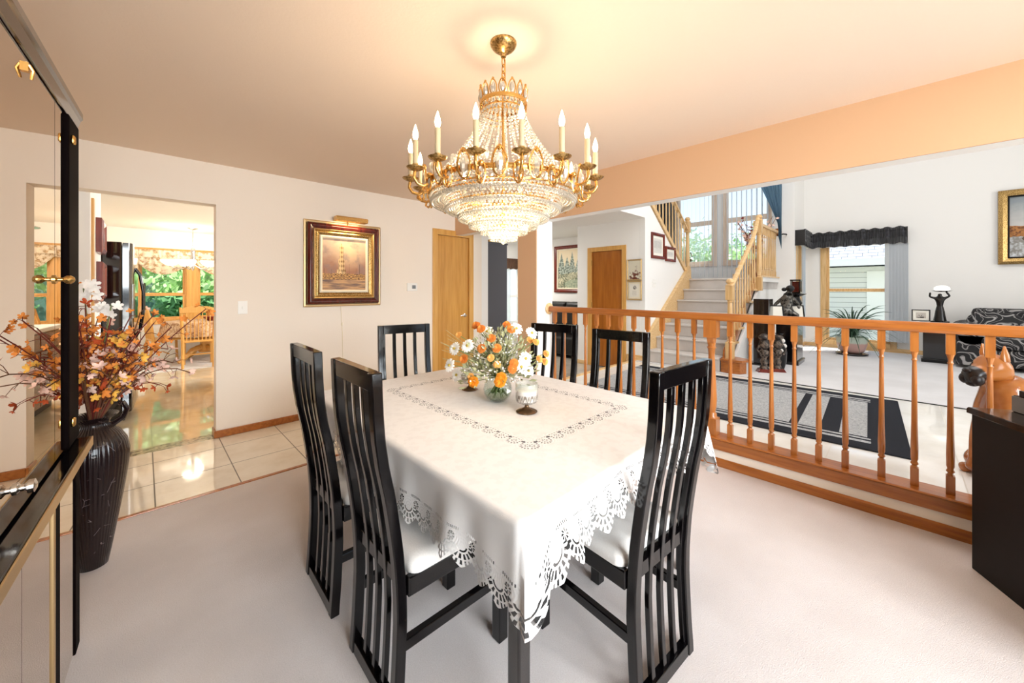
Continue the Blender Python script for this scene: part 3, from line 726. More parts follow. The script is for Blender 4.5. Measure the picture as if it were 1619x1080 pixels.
# ---------------------------------------------------------------- black cabinet at the right
kc = thing('side_cabinet', 'low black cabinet set diagonally in front of the railing', 'cabinet', (2.822, -.235, 0), atan2(-.485, -.875))
part('cabinet_body', MB().box(0,.75,0,.42,0,.735), M['cabinet_black'], kc, bevel=.004)
part('cabinet_top', MB().prism([(-.012,.735),(.762,.735),(.762,.755),(.752,.765),(-.002,.765),(-.012,.755)], 'y', -.012, .432), M['lacquer_black'], kc, bevel=.003)
bx = thing('storage_box', 'flat black box with a pale end lying on the black side cabinet', 'box', (2.865, -.36, .765), atan2(-.485, -.875))
part('box_body', MB().box(0,.26,0,.16,0,.075), M['lacquer_black'], bx, bevel=.003)
part('box_lid', MB().box(.02,.27,.005,.165,.075,.100), M['matte_black'], bx, bevel=.003)
part('box_end', MB().box(.003,.257,-.006,-.0005,.003,.072), M['screen_grey'], bx)

# ---------------------------------------------------------------- floor vase with dried sprays
def f_vase(T):
    c = T.coord('Object'); x, y, z = T.sep(c)
    v = T.voronoi(c, 13, 'DISTANCE_TO_EDGE'); n = T.noise(c, 60, 3)
    crack = (v < .007)*(T.noise(c, 17, 3) > .56)
    return {'color': T.mix(crack, '1c0f10', '85787a'), 'bump': T.sin(T.atan2(x, y)*46)*.6*(T.noise(c, 5, 2)) + n*.1, 'rough': .22 + crack*.4}
mat('vase_brown', fn=f_vase, bump_d=.004, coat=.3)
VX, VY = -.175, 2.70
vz = part('floor_vase', MB().lathe([(.045,0),(.052,.004),(.062,.06),(.078,.16),(.096,.27),(.112,.38),(.124,.48),(.127,.54),(.118,.59),(.094,.635),(.066,.665),(.055,.683),(.062,.70),(.085,.716),(.088,.722),(.070,.718),(.050,.70),(.046,.66),(.05,.60)], 40, cap=True), M['vase_brown'], smooth=60, loc=(VX, VY, 0))
tag(vz, 'tall dark brown crackled floor vase beside the mirrored cabinet', 'vase')
hd = part('handle', MB().tube([(.06,0,.66),(.10,0,.69),(.115,0,.73),(.10,0,.765),(.085,0,.76)], [.014,.013,.012,.01,.008], 8), M['vase_brown'], vz, smooth=True)
mat('petal_orange', 'df8a3a', .7); mat('petal_rust', 'b4491c', .7); mat('petal_pink', 'e9c3b2', .7); mat('petal_white', 'f4efe8', .7); mat('petal_gold', 'e8b24c', .7)
mat('stem_red', '6a2418', .7); mat('stem_brown', '6b4228', .7); mat('stem_green', '6f7d4a', .7); mat('leaf_green', '5f7443', .7); mat('leaf_sage', '8c9a78', .75); mat('berry_red', '7c1f1a', .5)
def blossom(mb, c, d, r, n=5, cup=.5, mi=0):
    d = Vector(d).normalized(); q = d.to_track_quat('Z', 'Y').to_matrix()
    for k in range(n):
        a = 2*pi*k/n + random.random()*.4; L = r*(.85+.3*random.random())
        pts = [(0,0,0),(L*.35,-L*.32,L*cup*.25),(L*.8,-L*.30,L*cup*.6),(L,0,L*cup*.75),(L*.8,L*.30,L*cup*.6),(L*.35,L*.32,L*cup*.25),(L*.5,0,L*cup*.2)]
        R = q @ Matrix.Rotation(a, 3, 'Z')
        mb.add([R @ Vector(p) + Vector(c) for p in pts], [(0,1,6),(1,2,6),(2,3,6),(3,4,6),(4,5,6),(5,0,6)], mi)
    return mb
def spray(kind, idx):
    """one dried branch: stem tubes and its blossoms"""
    sm, pm, lab, grp = kind
    t = thing('dried_branch', lab, 'flower', (VX, VY, .60), 0, grp)
    az = random.uniform(-pi, pi); lean = random.uniform(.12, .55); L = random.uniform(.35, .72)
    s = MB(); f = MB(); pts = []
    n = 9; droop = random.uniform(.1, 1.25)
    for i in range(n):
        u = i/(n-1); rr = lean*(u**1.3)*L*1.25 + .01; zz = L*(u - droop*.45*u**3) + .05
        if zz < .10: rr = min(rr, .032)
        pts.append(Vector((cos(az + .5*u*sin(idx))*rr, sin(az + .5*u*sin(idx))*rr, zz)))
    if pts[-1].x + VX < -.25: 
        for p in pts: p.x = p.x*.35
    s.tube(pts, [.0035]*4+[.0026]*5, 5)
    for k in range(3, n):
        for q in range(random.choice((1,2,2))):
            base = pts[k]; dr = Vector((random.uniform(-1,1), random.uniform(-1,1), random.uniform(-.5,.8))).normalized()
            tip = base + dr*random.uniform(.02, .07)
            s.tube([base, (base+tip)/2 + Vector((0,0,.008)), tip], .0014, 4)
            blossom(f, tip, dr, random.uniform(.012, .025), random.choice((4,5,5)), random.uniform(.3,.9))
    part('stem', s, sm, t); part('blossoms', f, pm, t)
    return t
KS = [(M['stem_red'], M['petal_orange'], 'dried branch of orange blossoms in the brown floor vase', 'orange blossom branches in the floor vase'),
      (M['stem_brown'], M['petal_pink'], 'dried branch of pale pink blossoms in the brown floor vase', 'pale pink blossom branches in the floor vase'),
      (M['stem_red'], M['petal_rust'], 'dried branch of rust red blossoms in the brown floor vase', 'rust red branches in the floor vase'),
      (M['stem_brown'], M['petal_gold'], 'dried branch of golden blossoms in the brown floor vase', 'golden branches in the floor vase')]
for i in range(72): spray(KS[(0,1,0,2,1,3,0,2)[i % 8]], i)
for i in range(3):
    t = thing('silk_orchid', 'white silk blossom stem standing above the orange branches in the floor vase', 'flower', (VX, VY, .60), 0, 'white silk stems in the floor vase')
    az = (1.9, 1.2, 2.4)[i]; L = (.68, .60, .30)[i]; s = MB(); f = MB(); pts = [Vector((cos(az)*.14*(u/6)**1.5+.005, sin(az)*.14*(u/6)**1.5, .05+L*u/6)) for u in range(7)]
    s.tube(pts, .003, 5)
    for k in range(7):
        blossom(f, pts[-1]+Vector((random.uniform(-.05,.05), random.uniform(-.05,.05), random.uniform(-.06,.03))), (random.uniform(-.5,.5), -1, random.uniform(-.2,.6)), .026, 5, .4)
    part('stem', s, M['stem_green'], t); part('blossoms', f, M['petal_white'], t)

# ---------------------------------------------------------------- wall things in the dining room
def sm(T, x, a, b): return T.ss(x, a, b)
def gen(T): return T.sep(T.coord('Generated'))
def art_harbour(T):
    x, y, z = gen(T); c = T.coord('Generated')
    n = T.noise(T.vec(x*3, z*6, 0.), 2.0, 5); nf = T.noise(T.vec(x*1., z*4., 3.), 22.0, 4)
    sky = T.mix(sm(T, z + (n-.5)*.3, .35, .95), 'a8765a', 'c9b09c')
    glow = 1 - T.min(1.0, T.length((x-.62)*1.2, (z-.75)*1.5)*1.7)
    sky = T.mix(T.max(glow, 0.0)*.8, sky, 'f0cfa4')
    cl = sm(T, T.noise(T.vec(x, z, 1.), 4.0, 4), .5, .65); sky = T.mix(cl*.5, sky, '8d7b78')
    wd = .040 + .028*(z < .60) + .035*(z < .40) + .04*(z < .33)
    tower = (T.abs(x-.43) < wd)*T.band(z, .27, .84)
    spire = (T.abs(x-.43) < (.92-z)*.5)*T.band(z, .83, .92)
    st = T.sin(x*150)*.5 + T.sin(z*70)*.5
    tcol = T.mix(sm(T, st + (nf-.5)*1.2 + (x-.43)*9, -.6, 1.2), 'e3c48f', '8a6238')
    col = T.mix(T.min(1.0, tower+spire), sky, tcol)
    masts = (T.abs(T.frac(x*7.3 + .2*T.sin(x*31)) - .5) < .03)*T.band(z, .25, .30 + .22*T.abs(T.sin(x*13)))
    col = T.mix(masts*.8, col, '4a3226')
    town = (z < .27 + .10*T.noise(T.vec(x*14, 0., 2.), 1.0, 2))*(z > .18)
    col = T.mix(town, col, T.mix(sm(T, nf, .4, .6), '5c3a28', 'd9a760'))
    wat = z < .2
    wcol = T.mix(sm(T, T.noise(T.vec(x*2, z*26, 5.), 1.5, 4), .35, .65), 'cfa271', '6f5852')
    return T.mix(wat, col, wcol)
def art_pines(T):
    x, y, z = gen(T)
    n = T.noise(T.vec(x, z, 2.), 3.0, 5); nf = T.noise(T.vec(x, z, 7.), 24.0, 4)
    col = T.mix(sm(T, z + x*.3, .4, 1.1), 'd9cfae', 'e9d6b4')
    for cx, h, w, s in ((.10,.93,.16,9),(.27,.84,.15,10),(.42,.95,.13,12),(.58,.76,.13,11),(.72,.84,.10,12),(.88,.66,.12,13)):
        k = (h - z)*w*(1.2 + .6*T.frac(z*s))/h
        tr = (T.abs(x-cx) < k + (nf-.5)*.04)*T.band(z, .22, h)
        col = T.mix(tr, col, T.mix(sm(T, nf, .35, .65), '3c4a3c', 'b7c0b2'))
    g = z < .40 + (n-.5)*.35
    col = T.mix(g, col, T.mix(sm(T, nf + (n-.5), .3, .7), '5c6650', 'cfc7a6'))
    return T.mix((T.length(x-.5, (z-.1)*2.5) < .3), col, T.mix(sm(T, nf, .3, .7), '7f8d78', 'b3b89a'))
def art_snow(T):
    x, y, z = gen(T)
    n = T.noise(T.vec(x*2, z*3, 4.), 2.0, 5); nf = T.noise(T.vec(x, z, 1.), 26.0, 4)
    col = T.mix(sm(T, z + (n-.5)*.5, .5, 1.0), 'c6c4c0', '8e979c')
    mt = z < .62 + .25*x - T.abs(x-.75)*.5 + (n-.5)*.2
    col = T.mix(mt*.7, col, 'b9bcbc')
    br = (z < .46 + .12*n)*(z > .3)*(x < .75)
    col = T.mix(br, col, T.mix(sm(T, nf, .35, .6), '6b3f22', 'b3773c'))
    sn = z < .33 + (n-.5)*.15
    col = T.mix(sn, col, T.mix(sm(T, nf*.5 + n*.6, .4, .65), 'd9dde0', '8b8780'))
    return T.mix((T.length((x-.25)*.5, z-.30) < .05), col, '5a4a3c')
def art_print(bgc, ink, seed, kind=0):
    def fn(T):
        x, y, z = gen(T); n = T.noise(T.vec(x, z, float(seed)), 5.0, 5, .65); nf = T.noise(T.vec(x, z, seed+3.), 18.0, 3)
        if kind == 0: m = sm(T, n + .25*(.5 - T.abs(x-.6)) - .25*z, .47, .58)
        elif kind == 1: m = T.min(1.0, T.band(z, .35, .85)*(T.sin(x*40 + T.sin(z*50)*.8) > .55)*.7 + sm(T, nf, .58, .65)*.6)
        else: m = T.min(1.0, (T.length(x-.55, (z-.72)*1.3) < .2)*sm(T, nf, .42, .5) + T.band(z, .12, .5)*(T.sin(z*150) > .5)*T.band(x, .25, .75)*(nf > .42)*.5)
        return T.mix(m, bgc, ink)
    return fn
mat('art_harbour', fn=art_harbour, rough=.45, bump=70, bump_d=.001); mat('art_pines', fn=art_pines, rough=.5); mat('art_snow', fn=art_snow, rough=.5)
mat('art_branch', fn=art_print('d9d2bd', '6a3527', 3, 0), rough=.4); mat('art_note', fn=art_print('e8e2d4', '5b5a58', 5, 2), rough=.4)
mat('art_grey_town', fn=art_print('d8d5cd', '77777a', 9, 1), rough=.3); mat('art_grey_small', fn=art_print('dcd8d0', '8c8680', 12, 1), rough=.3)
mat('art_photo', fn=art_print('c9c2b8', '4b4440', 21, 0), rough=.3); mat('art_brown', fn=art_print('cdb68c', '5b3a20', 31, 0), rough=.4)
def framed(name, label, cat, w, h, rings, art, loc, rz, parent=None, tilt=0, group=None):
    """rings: (width, front depth, material, part name) from the outside in; faces local -Y; origin at the centre of the back"""
    t = thing(name, label, cat, loc, rz, group); 
    if tilt: t.rotation_euler.x = tilt
    x, z = w/2, h/2
    for wd, dp, m, nm in rings:
        xi, zi = x-wd, z-wd; mb = MB()
        P = lambda X, Z, Y: (X, Y, Z)
        o = [(-x,-z),(x,-z),(x,z),(-x,z)]; i = [(-xi,-zi),(xi,-zi),(xi,zi),(-xi,zi)]
        xm, zm = x-wd*.45, z-wd*.45; q = [(-xm,-zm),(xm,-zm),(xm,zm),(-xm,zm)]
        vs = [P(a,b,0) for a,b in o] + [P(a,b,-dp*.75) for a,b in o] + [P(a,b,-dp) for a,b in q] + [P(a,b,-dp*.7) for a,b in i] + [P(a,b,0) for a,b in i]
        fs = [(l*4+k, l*4+(k+1)%4, (l+1)*4+(k+1)%4, (l+1)*4+k) for l in range(4) for k in range(4)] + [(16+k, 16+(k+1)%4, (k+1)%4, k) for k in range(4)]
        part(nm, mb.add(vs, fs), m, t, smooth=20, bevel=min(.003, wd*.1)); x, z = xi, zi
    part('picture', MB().box(-x,x,-.008,-.002,-z,z), art, t)
    return t
p1 = framed('framed_painting', 'large framed tower harbour painting under a brass picture light', 'painting', .815, .905,
   [(.03,.02,M['gold_soft'],'outer_moulding'),(.055,.055,M['frame_mahogany'],'frame'),(.018,.05,M['gold_soft'],'gold_fillet'),(.045,.04,M['gold_gilt'],'carved_moulding'),(.03,.03,M['linen'],'liner')], M['art_harbour'], (1.572, YB, 1.593), 0)
pl = thing('picture_light', 'brass picture light mounted over the tower harbour painting', 'lamp', (1.60, YB-.06, 2.045))
part('shade', MB().prism([(-.11,.0),(-.12,.035),(-.10,.05),(-.03,.05),(-.01,.03),(-.01,.0)], 'x', -.165, .165), M['gold'], pl, bevel=.003)
part('arm', MB().tube([(0,-.03,.02),(0,.02,.03),(0,.05,-.02)], .008, 8), M['gold'], pl, smooth=True)
light('picture_light_bulb', 'AREA', (1.60, YB-.125, 2.035), 2.2, (1, .75, .42), .28, (1.60, YB-.03, 1.75), .03)
cd = MB().tube([(1.535,YB-.006,1.14),(1.54,YB-.006,1.0),(1.545,YB-.006,.95),(1.55,YB-.006,.86),(1.556,YB-.006,.6),(1.56,YB-.006,.30)], .0035, 6)
tag(part('lamp_cord', cd, M['linen'], smooth=True), 'thin cream cord hanging down the wall from the lit painting', 'cord')
bpy.data.objects['lamp_cord']
part('inline_switch', MB().sph((1.545,YB-.010,.945), .012, 8, 6, sc=(.8,.6,1.8)), M['linen'], bpy.data.objects['lamp_cord'], smooth=True)
th = thing('thermostat', 'white wall thermostat between the painting and the honey door', 'thermostat', (2.405, YB, 1.352))
part('thermostat_body', MB().box(-.085,.055,-.022,0,-.05,.05), M['plastic_white'], th, bevel=.006)
part('display', MB().box(-.02,.03,-.0235,-.0215,-.022,.022), M['screen_grey'], th)
sw = thing('light_switch', 'white light switch beside the kitchen opening', 'switch', (.655, YB, 1.156))
part('wall_plate', MB().box(-.037,.037,-.006,0,-.06,.06), M['plastic_white'], sw, bevel=.003)
part('toggle', MB().box(-.006,.006,-.016,-.006,-.012,.012), M['plastic_white'], sw, bevel=.002)
sw2 = thing('light_switch', 'white light switch on the stair wall below the small prints', 'switch', (5.90, 2.78, 1.42))
part('wall_plate', MB().box(-.06,.06,-.006,0,-.06,.06), M['plastic_white'], sw2, bevel=.003)
for x in (-.025, .025): part('toggle', MB().box(x-.006,x+.006,-.016,-.006,-.012,.012), M['plastic_white'], sw2, bevel=.002)
ot = thing('wall_outlet', 'small white outlet with a black plug near the statue pedestal', 'outlet', (9.5, -.02, .56), -pi/2)
part('wall_plate', MB().box(-.037,.037,-.006,0,-.06,.06), M['plastic_white'], ot, bevel=.003)
part('plug', MB().box(-.018,.018,-.04,-.006,.005,.045), M['matte_black'], ot, bevel=.004)
# ---------------------------------------------------------------- chandelier
CXY = (1.165, 1.253)
def crystal(name, clear):
    m = bpy.data.materials.new(name); m.use_nodes = True; nt = m.node_tree; nt.nodes.clear(); N = nt.nodes.new; L = nt.links.new
    o = N('ShaderNodeOutputMaterial'); m1 = N('ShaderNodeMixShader'); m2 = N('ShaderNodeMixShader'); m3 = N('ShaderNodeMixShader')
    g = N('ShaderNodeBsdfGlossy'); t = N('ShaderNodeBsdfTranslucent'); r = N('ShaderNodeBsdfTransparent'); df = N('ShaderNodeBsdfDiffuse')
    g.inputs['Roughness'].default_value = .08; t.inputs[0].default_value = (.88,.84,.74,1); df.inputs[0].default_value = (.76,.72,.64,1); r.inputs[0].default_value = (.97,.96,.93,1)
    m1.inputs[0].default_value = .42; L(t.outputs[0], m1.inputs[1]); L(df.outputs[0], m1.inputs[2])
    m2.inputs[0].default_value = clear; L(m1.outputs[0], m2.inputs[1]); L(r.outputs[0], m2.inputs[2])
    m3.inputs[0].default_value = .32; L(m2.outputs[0], m3.inputs[1]); L(g.outputs[0], m3.inputs[2]); L(m3.outputs[0], o.inputs[0])
    MATS[name] = m; return m
crystal('crystal', .42)
mat('flame', 'fff0d0', .5, emit='ffcaa4', emit_s=14)
mat('candle_ivory', 'c9b894', .35)
_b = bmesh.new(); bmesh.ops.create_icosphere(_b, subdivisions=1, radius=1); ICO_V = np.array([v.co[:] for v in _b.verts]); ICO_F = [tuple(v.index for v in f.verts) for f in _b.faces]; _b.free()
def beads(mb, pts, r, sz=1.0):
    for p in pts:
        mb.add((ICO_V*np.array((r, r, r*sz)) + np.array(p)).tolist(), ICO_F)
    return mb
chd = thing('chandelier', 'gilt empire chandelier with crystal bead basket and lit candle bulbs', 'chandelier', (CXY[0], CXY[1], 0))
part('canopy', MB().lathe([(.059,2.44),(.060,2.433),(.057,2.424),(.046,2.41),(.028,2.397),(.014,2.39),(.012,2.375)], 28), M['gold_gilt'], chd, smooth=50)
b = MB()
for k in range(6):
    zc = 2.352 - .030*k; a = (k % 2)*pi/2
    ring = [(cos(a)*.009*cos(t), sin(a)*.009*cos(t), zc+.021*sin(t)) for t in [2*pi*i/14 for i in range(15)]]
    b.tube(ring, .0028, 5, cap=False)
b.tube([(.012,0,2.37),(.016,.004,2.28),(.004,.004,2.20)], .0018, 5)
part('chain', b, M['gold'], chd, smooth=True)
part('centre_rod', MB().tube([(0,0,2.19),(0,0,1.60)], .007, 10), M['gold'], chd, smooth=True)
# crown
b = MB()
NCR = 16; RC = .104
b.lathe([(RC-.004,2.150),(RC+.003,2.150),(RC+.004,2.158),(RC+.003,2.166),(RC-.004,2.166)], 40, cap=False)
def leaf_frame(mb, c, az, w, h, r, tilt=0., point=True):
    pts = []
    for i in range(19):
        t = -pi/2 + 2*pi*i/18; x = w*cos(t); z = h*sin(t)
        if point and z > 0: x *= (1 - (z/h)**2*.35); z *= 1.12
        pts.append((x, z))
    ca, sa = cos(az), sin(az)
    out = [(c[0] - sa*x + ca*(z*tilt), c[1] + ca*x + sa*(z*tilt), c[2]+z) for x, z in pts]
    mb.tube(out, r, 5, cap=False)
for k in range(NCR):
    a = 2*pi*k/NCR; c = (cos(a)*RC, sin(a)*RC, 2.19)
    leaf_frame(b, c, a, .0165, .030, .003, .15)
    b.sph((c[0]*1.03, c[1]*1.03, 2.226), .006, 6, 4)
    leaf_frame(b, (cos(a+pi/NCR)*RC, sin(a+pi/NCR)*RC, 2.145), a+pi/NCR, .010, .016, .002, 0)
    part('crown_crystal', MB().sph((RC,0,2.19), .011, 8, 6, sc=(1,1,2.0)), M['crystal'], chd, rz=a) if k == 0 else None
part('crown', b, M['gold'], chd, smooth=50)
_c = [o for o in chd.children if o.name.startswith('crown_crystal')][0]
for k in range(1, NCR): copy_tree(_c, chd, rz=2*pi*k/NCR)
# strands of beads from the crown to the ring
def cone_r(t):       # t 0 top .. 1 bottom
    return .092 + .22*(t**1.6)*.94 + .02*t
b = MB(); NS = 36
for k in range(NS):
    a = 2*pi*k/NS; n = 27
    beads(b, [(cos(a)*cone_r(i/(n-1)), sin(a)*cone_r(i/(n-1)), 2.145 - .355*(i/(n-1))) for i in range(n)], .0060)
part('bead_strands', b, M['crystal'], chd)['kind'] = 'stuff'
part('inner_hoop', MB().lathe([(.099,2.10),(.103,2.10),(.103,2.106),(.099,2.106)], 40, cap=False).lathe([(.095,2.125),(.099,2.125),(.099,2.13),(.095,2.13)], 40, cap=False), M['gold'], chd)
# main ring with ornaments
RR = .335; b = MB(); big = []; small = []
b.lathe([(RR-.004,1.772),(RR+.003,1.772),(RR+.005,1.78),(RR+.003,1.788),(RR-.004,1.788)], 64, cap=False)
b.lathe([(RR-.01,1.735),(RR-.004,1.735),(RR-.004,1.741),(RR-.01,1.741)], 64, cap=False)
for k in range(32):
    a = radians(168.5+11.25) + 2*pi*k/32
    if k % 2 == 0:
        leaf_frame(b, (cos(a)*(RR+.012), sin(a)*(RR+.012), 1.787), a, .027, .050, .0040, .12)
        big.append(a)
        b.sph((cos(a)*(RR+.016), sin(a)*(RR+.016), 1.838), .009, 6, 4, sc=(1,1,1.4))
    else:
        leaf_frame(b, (cos(a)*(RR+.014), sin(a)*(RR+.014), 1.750), a, .017, .040, .0034, -.05, False)
        b.sph((cos(a)*(RR+.012), sin(a)*(RR+.012), 1.785), .014, 8, 5, sc=(1,1,.8))
        small.append(a)
part('main_ring', b, M['gold'], chd, smooth=50)
for lst, r_, z_, q_ in ((big, .016, 1.786, 2.2), (small, .010, 1.75, 2.4), ([x+.06 for x in small], .012, 1.815, 1.6)):
    for i_, a in enumerate(lst):
        if i_ == 0: o0 = part('ring_crystal', MB().sph((RR+.012,0,z_), r_, 8, 6, sc=(1,1,q_)), M['crystal'], chd, rz=a)
        else: copy_tree(o0, chd, rz=a)
# tiers of the basket
TI = [(.335,1.772,6),(.270,1.742,6),(.217,1.706,6),(.168,1.672,6),(.118,1.638,5),(.070,1.605,5)]
for k, (r, z, rows) in enumerate(TI):
    b = MB(); n = int(2*pi*r/.0165)
    for q in range(rows):
        rr = r - .0035*q; zz = z - .006 - .0125*q; off = (q % 2)*.5
        beads(b, [(cos(2*pi*(i+off)/n)*rr, sin(2*pi*(i+off)/n)*rr, zz) for i in range(n)], .0060, .95)
    # sloping inner web to the next tier
    if k < len(TI)-1:
        r2, z2, _ = TI[k+1]
        for q in range(1, 5):
            t = q/5; rr = r+(r2-r)*t - .004; n2 = int(2*pi*rr/.0165)
            beads(b, [(cos(2*pi*i/n2)*rr, sin(2*pi*i/n2)*rr, z-.062+(z2-z+.045)*t) for i in range(n2)], .0055)
    tier = part('crystal_tier', b, M['crystal'], chd)
    part('tier_hoop', MB().lathe([(r-.004,z-.006),(r+.004,z-.006),(r+.004,z+.003),(r-.004,z+.003)], 56, cap=False), M['gold'], tier)
part('finial', beads(MB(), [(0,0,1.545)], .016, 1.1), M['crystal'], chd)
# arms
def make_arm():
    z0 = 1.80
    b = MB(); pts = [(.325,0,1.775),(.345,0,1.752),(.372,0,1.738),(.398,0,1.745),(.412,0,1.765),(.410,0,1.785),(.406,0,1.797)]
    sp = []
    for i in range(len(pts)-1):
        for q in range(3): t = q/3; sp.append(tuple(pts[i][j]+(pts[i+1][j]-pts[i][j])*t for j in range(3)))
    sp.append(pts[-1]); b.tube(sp, .0065, 7)
    b.tube([(.345,0,1.752),(.350,0,1.725),(.365,0,1.712),(.378,0,1.722),(.374,0,1.737)], .005, 6)
    a = part('candle_arm', b, M['gold'], chd, smooth=60)
    part('drip_pan', MB().lathe([(.006,z0-.010),(.014,z0-.006),(.026,z0-.002),(.034,z0+.004),(.036,z0+.007),(.030,z0+.006),(.016,z0+.003),(.012,z0+.014),(.012,z0+.02)], 16, (.406,0,0)), M['gold_gilt'], a, smooth=60)
    part('candle', MB().lathe([(.0105,z0+.008),(.0105,z0+.112),(.007,z0+.115)], 12, (.406,0,0)), M['candle_ivory'], a, smooth=50)
    part('bulb', MB().lathe([(.006,z0+.114),(.010,z0+.125),(.0115,z0+.135),(.009,z0+.15),(.005,z0+.163),(.0008,z0+.176)], 10, (.406,0,0)), M['flame'], a, smooth=60)
    return a
a0 = make_arm(); a0.rotation_euler.z = radians(168.5)
for k in range(1, 16): copy_tree(a0, chd, rz=radians(168.5+22.5*k))
o = light('basket_bulb', 'POINT', (CXY[0], CXY[1], 1.71), 11, (1, .84, .60), .12)
o = light('basket_bulb_low', 'POINT', (CXY[0], CXY[1], 1.62), 2.4, (1, .86, .62), .035)
o = light('strand_bulb', 'POINT', (CXY[0], CXY[1], 1.90), 3, (1, .80, .52), .05)

# ---------------------------------------------------------------- centrepiece: glass vase, flowers, goblets
GZ = .7565
gv = part('glass_vase', MB().lathe([(.0,.004),(.045,.002),(.068,.02),(.083,.048),(.086,.072),(.080,.10),(.064,.128),(.048,.145),(.044,.152),(.040,.152),(.044,.143),(.060,.125),(.076,.098),(.082,.072),(.079,.05),(.065,.025),(.044,.008),(0,.008)], 36, cap=False), M['clear_glass'], smooth=70, loc=(1.295, 1.435, GZ))
gv.scale = (.86,.86,.86)
tag(gv, 'round clear glass vase of mixed flowers in the middle of the table', 'vase')
glass_mat('water_green', (.80,.86,.78,1))
part('water', MB().lathe([(0,.010),(.044,.010),(.064,.027),(.077,.05),(.078,.058),(0,.058)], 30, cap=False), M['water_green'], gv, smooth=60)
FX, FY, FZ = 1.295, 1.435, GZ+.125
def stemmed(name, label, cat, group, tip, stem_m=None):
    t = thing(name, label, cat, (FX, FY, FZ), 0, group); tip = Vector(tip); mid = Vector((tip.x*.25, tip.y*.25, tip.z*.55))
    a = Vector((-tip.x*.25, -tip.y*.25, -.10)).normalized()*.09
    pts = [Vector((-tip.x*.16, -tip.y*.16, -.085)), Vector((0,0,0))+Vector((tip.x*.06,tip.y*.06,0)), mid, tip]
    part('stem', MB().tube(pts, .0022, 5), stem_m or M['stem_green'], t)
    return t, tip, (tip-mid).normalized()
def daisy(c, d, r, npet=14):
    mb = MB(); R = Vector(d).normalized().to_track_quat('Z','Y').to_matrix()
    for k in range(npet):
        Q = R @ Matrix.Rotation(2*pi*k/npet, 3, 'Z'); w = r*.19; dz = random.uniform(-.12,.12)*r
        pts = [(r*.18,-w*.5,0),(r*.6,-w,r*.06+dz),(r*.92,-w*.7,dz),(r,0,dz-.002),(r*.92,w*.7,dz),(r*.6,w,r*.06+dz),(r*.18,w*.5,0)]
        mb.add([Q @ Vector(p) + Vector(c) for p in pts], [(0,1,5,6),(1,2,4,5),(2,3,4)])
    return mb, MB().sph(Vector(c)+Vector(d)*.004, r*.22, 8, 5, sc=(1,1,.6), rot=R)
def ruffle(c, d, r, layers=5):
    mb = MB(); R = Vector(d).normalized().to_track_quat('Z','Y').to_matrix()
    for l in range(layers):
        n = 8 - l; rr = r*(1 - l*.15); up = r*(-.1 + l*.17)
        for k in range(n):
            Q = R @ Matrix.Rotation(2*pi*(k + l*.37)/n, 3, 'Z'); w = rr*.42; lift = rr*(.15 + l*.14)
            pts = [(0,0,up),(rr*.6,-w,up+lift*.5),(rr*.95,-w*.7,up+lift),(rr*(1+random.uniform(-.08,.08)),0,up+lift*.9),(rr*.95,w*.7,up+lift),(rr*.6,w,up+lift*.5)]
            mb.add([Q @ Vector(p) + Vector(c) for p in pts], [(0,1,5),(1,2,4,5),(2,3,4)])
    return mb
mat('petal_apricot', 'efb765', .7); mat('petal_amber', 'e8951f', .7); mat('petal_daisy', 'f6f4ef', .6); mat('daisy_eye', 'b9a24a', .8)
VR = Vector((.7167, -.6974, 0)); VU = Vector((0,0,1)); VF = Vector((.6974,.7167,0))   # room directions: along the table diagonal
def spot(a, b, c): return VR*a*1.5 + VU*(b*1.25) + VF*c*1.3
for k, (a, b, c) in enumerate(((-.165,.04,-.02),(-.15,.105,.0),(-.10,.125,-.05),(.065,.185,.03),(.12,.165,.04),(.095,.075,-.06),(.08,.045,-.075),(-.04,.17,.05),(.105,.02,-.03),(-.145,-.01,.02))):
    tip = spot(a*.98, b*.98+.01, c); t, tp, d = stemmed('daisy', 'white daisy in the round glass vase on the table', 'flower', 'white daisies in the glass vase', tip)
    d = (d*.5 + spot(a*1.2, .25, -.75)).normalized(); f, e = daisy(tp, d, .036)
    part('petals', f, M['petal_daisy'], t); part('flower_eye', e, M['daisy_eye'], t)
for k, (a, b, c) in enumerate(((-.075,.195,.02),(-.055,.185,-.02),(.03,.195,.04),(.045,.18,.0),(-.11,.07,-.05),(-.05,.115,-.07),(.0,.115,-.07),(.05,.04,-.09),(.055,.06,-.085),(-.02,.15,-.04))):
    t, tp, d = stemmed('marigold', 'orange ruffled blossom in the round glass vase on the table', 'flower', 'orange blossoms in the glass vase', spot(a, b+.01, c))
    part('petals', ruffle(tp, (d*.6 + spot(0,.2,-.6)).normalized(), .024), M['petal_orange'], t)
for k, (a, b, c) in enumerate(((.01,-.012,-.10),(-.075,-.015,-.09),(.015,.0,-.09),(-.02,.075,-.08),(.0,.05,-.085),(.13,.125,.0),(.165,.075,.01),(.16,.045,.0),(.14,.06,-.02),(-.135,.15,.02),(.11,.13,.02),(-.085,.0,-.07))):
    t, tp, d = stemmed('ranunculus', 'yellow round blossom in the round glass vase on the table', 'flower', 'yellow blossoms in the glass vase', spot(a, b+.015, c))
    part('petals', ruffle(tp, (d*.6 + spot(0,.2,-.6)).normalized(), .028 if k < 3 else .019), M['petal_amber' if k < 3 else 'petal_apricot'], t)
bb = MB(); bs = MB()
for k in range(240):
    th = random.uniform(0, 2*pi); ph = random.uniform(.15, 1.55); R = random.uniform(.14, .25)
    p = Vector((cos(th)*sin(ph)*R*.78, sin(th)*sin(ph)*R*.78, cos(ph)*R*1.0+.0)); bb.sph(p, .0042, 6, 4)
    if k % 3 == 0: bs.tube([(0,0,0), p*.6, p], .0009, 4)
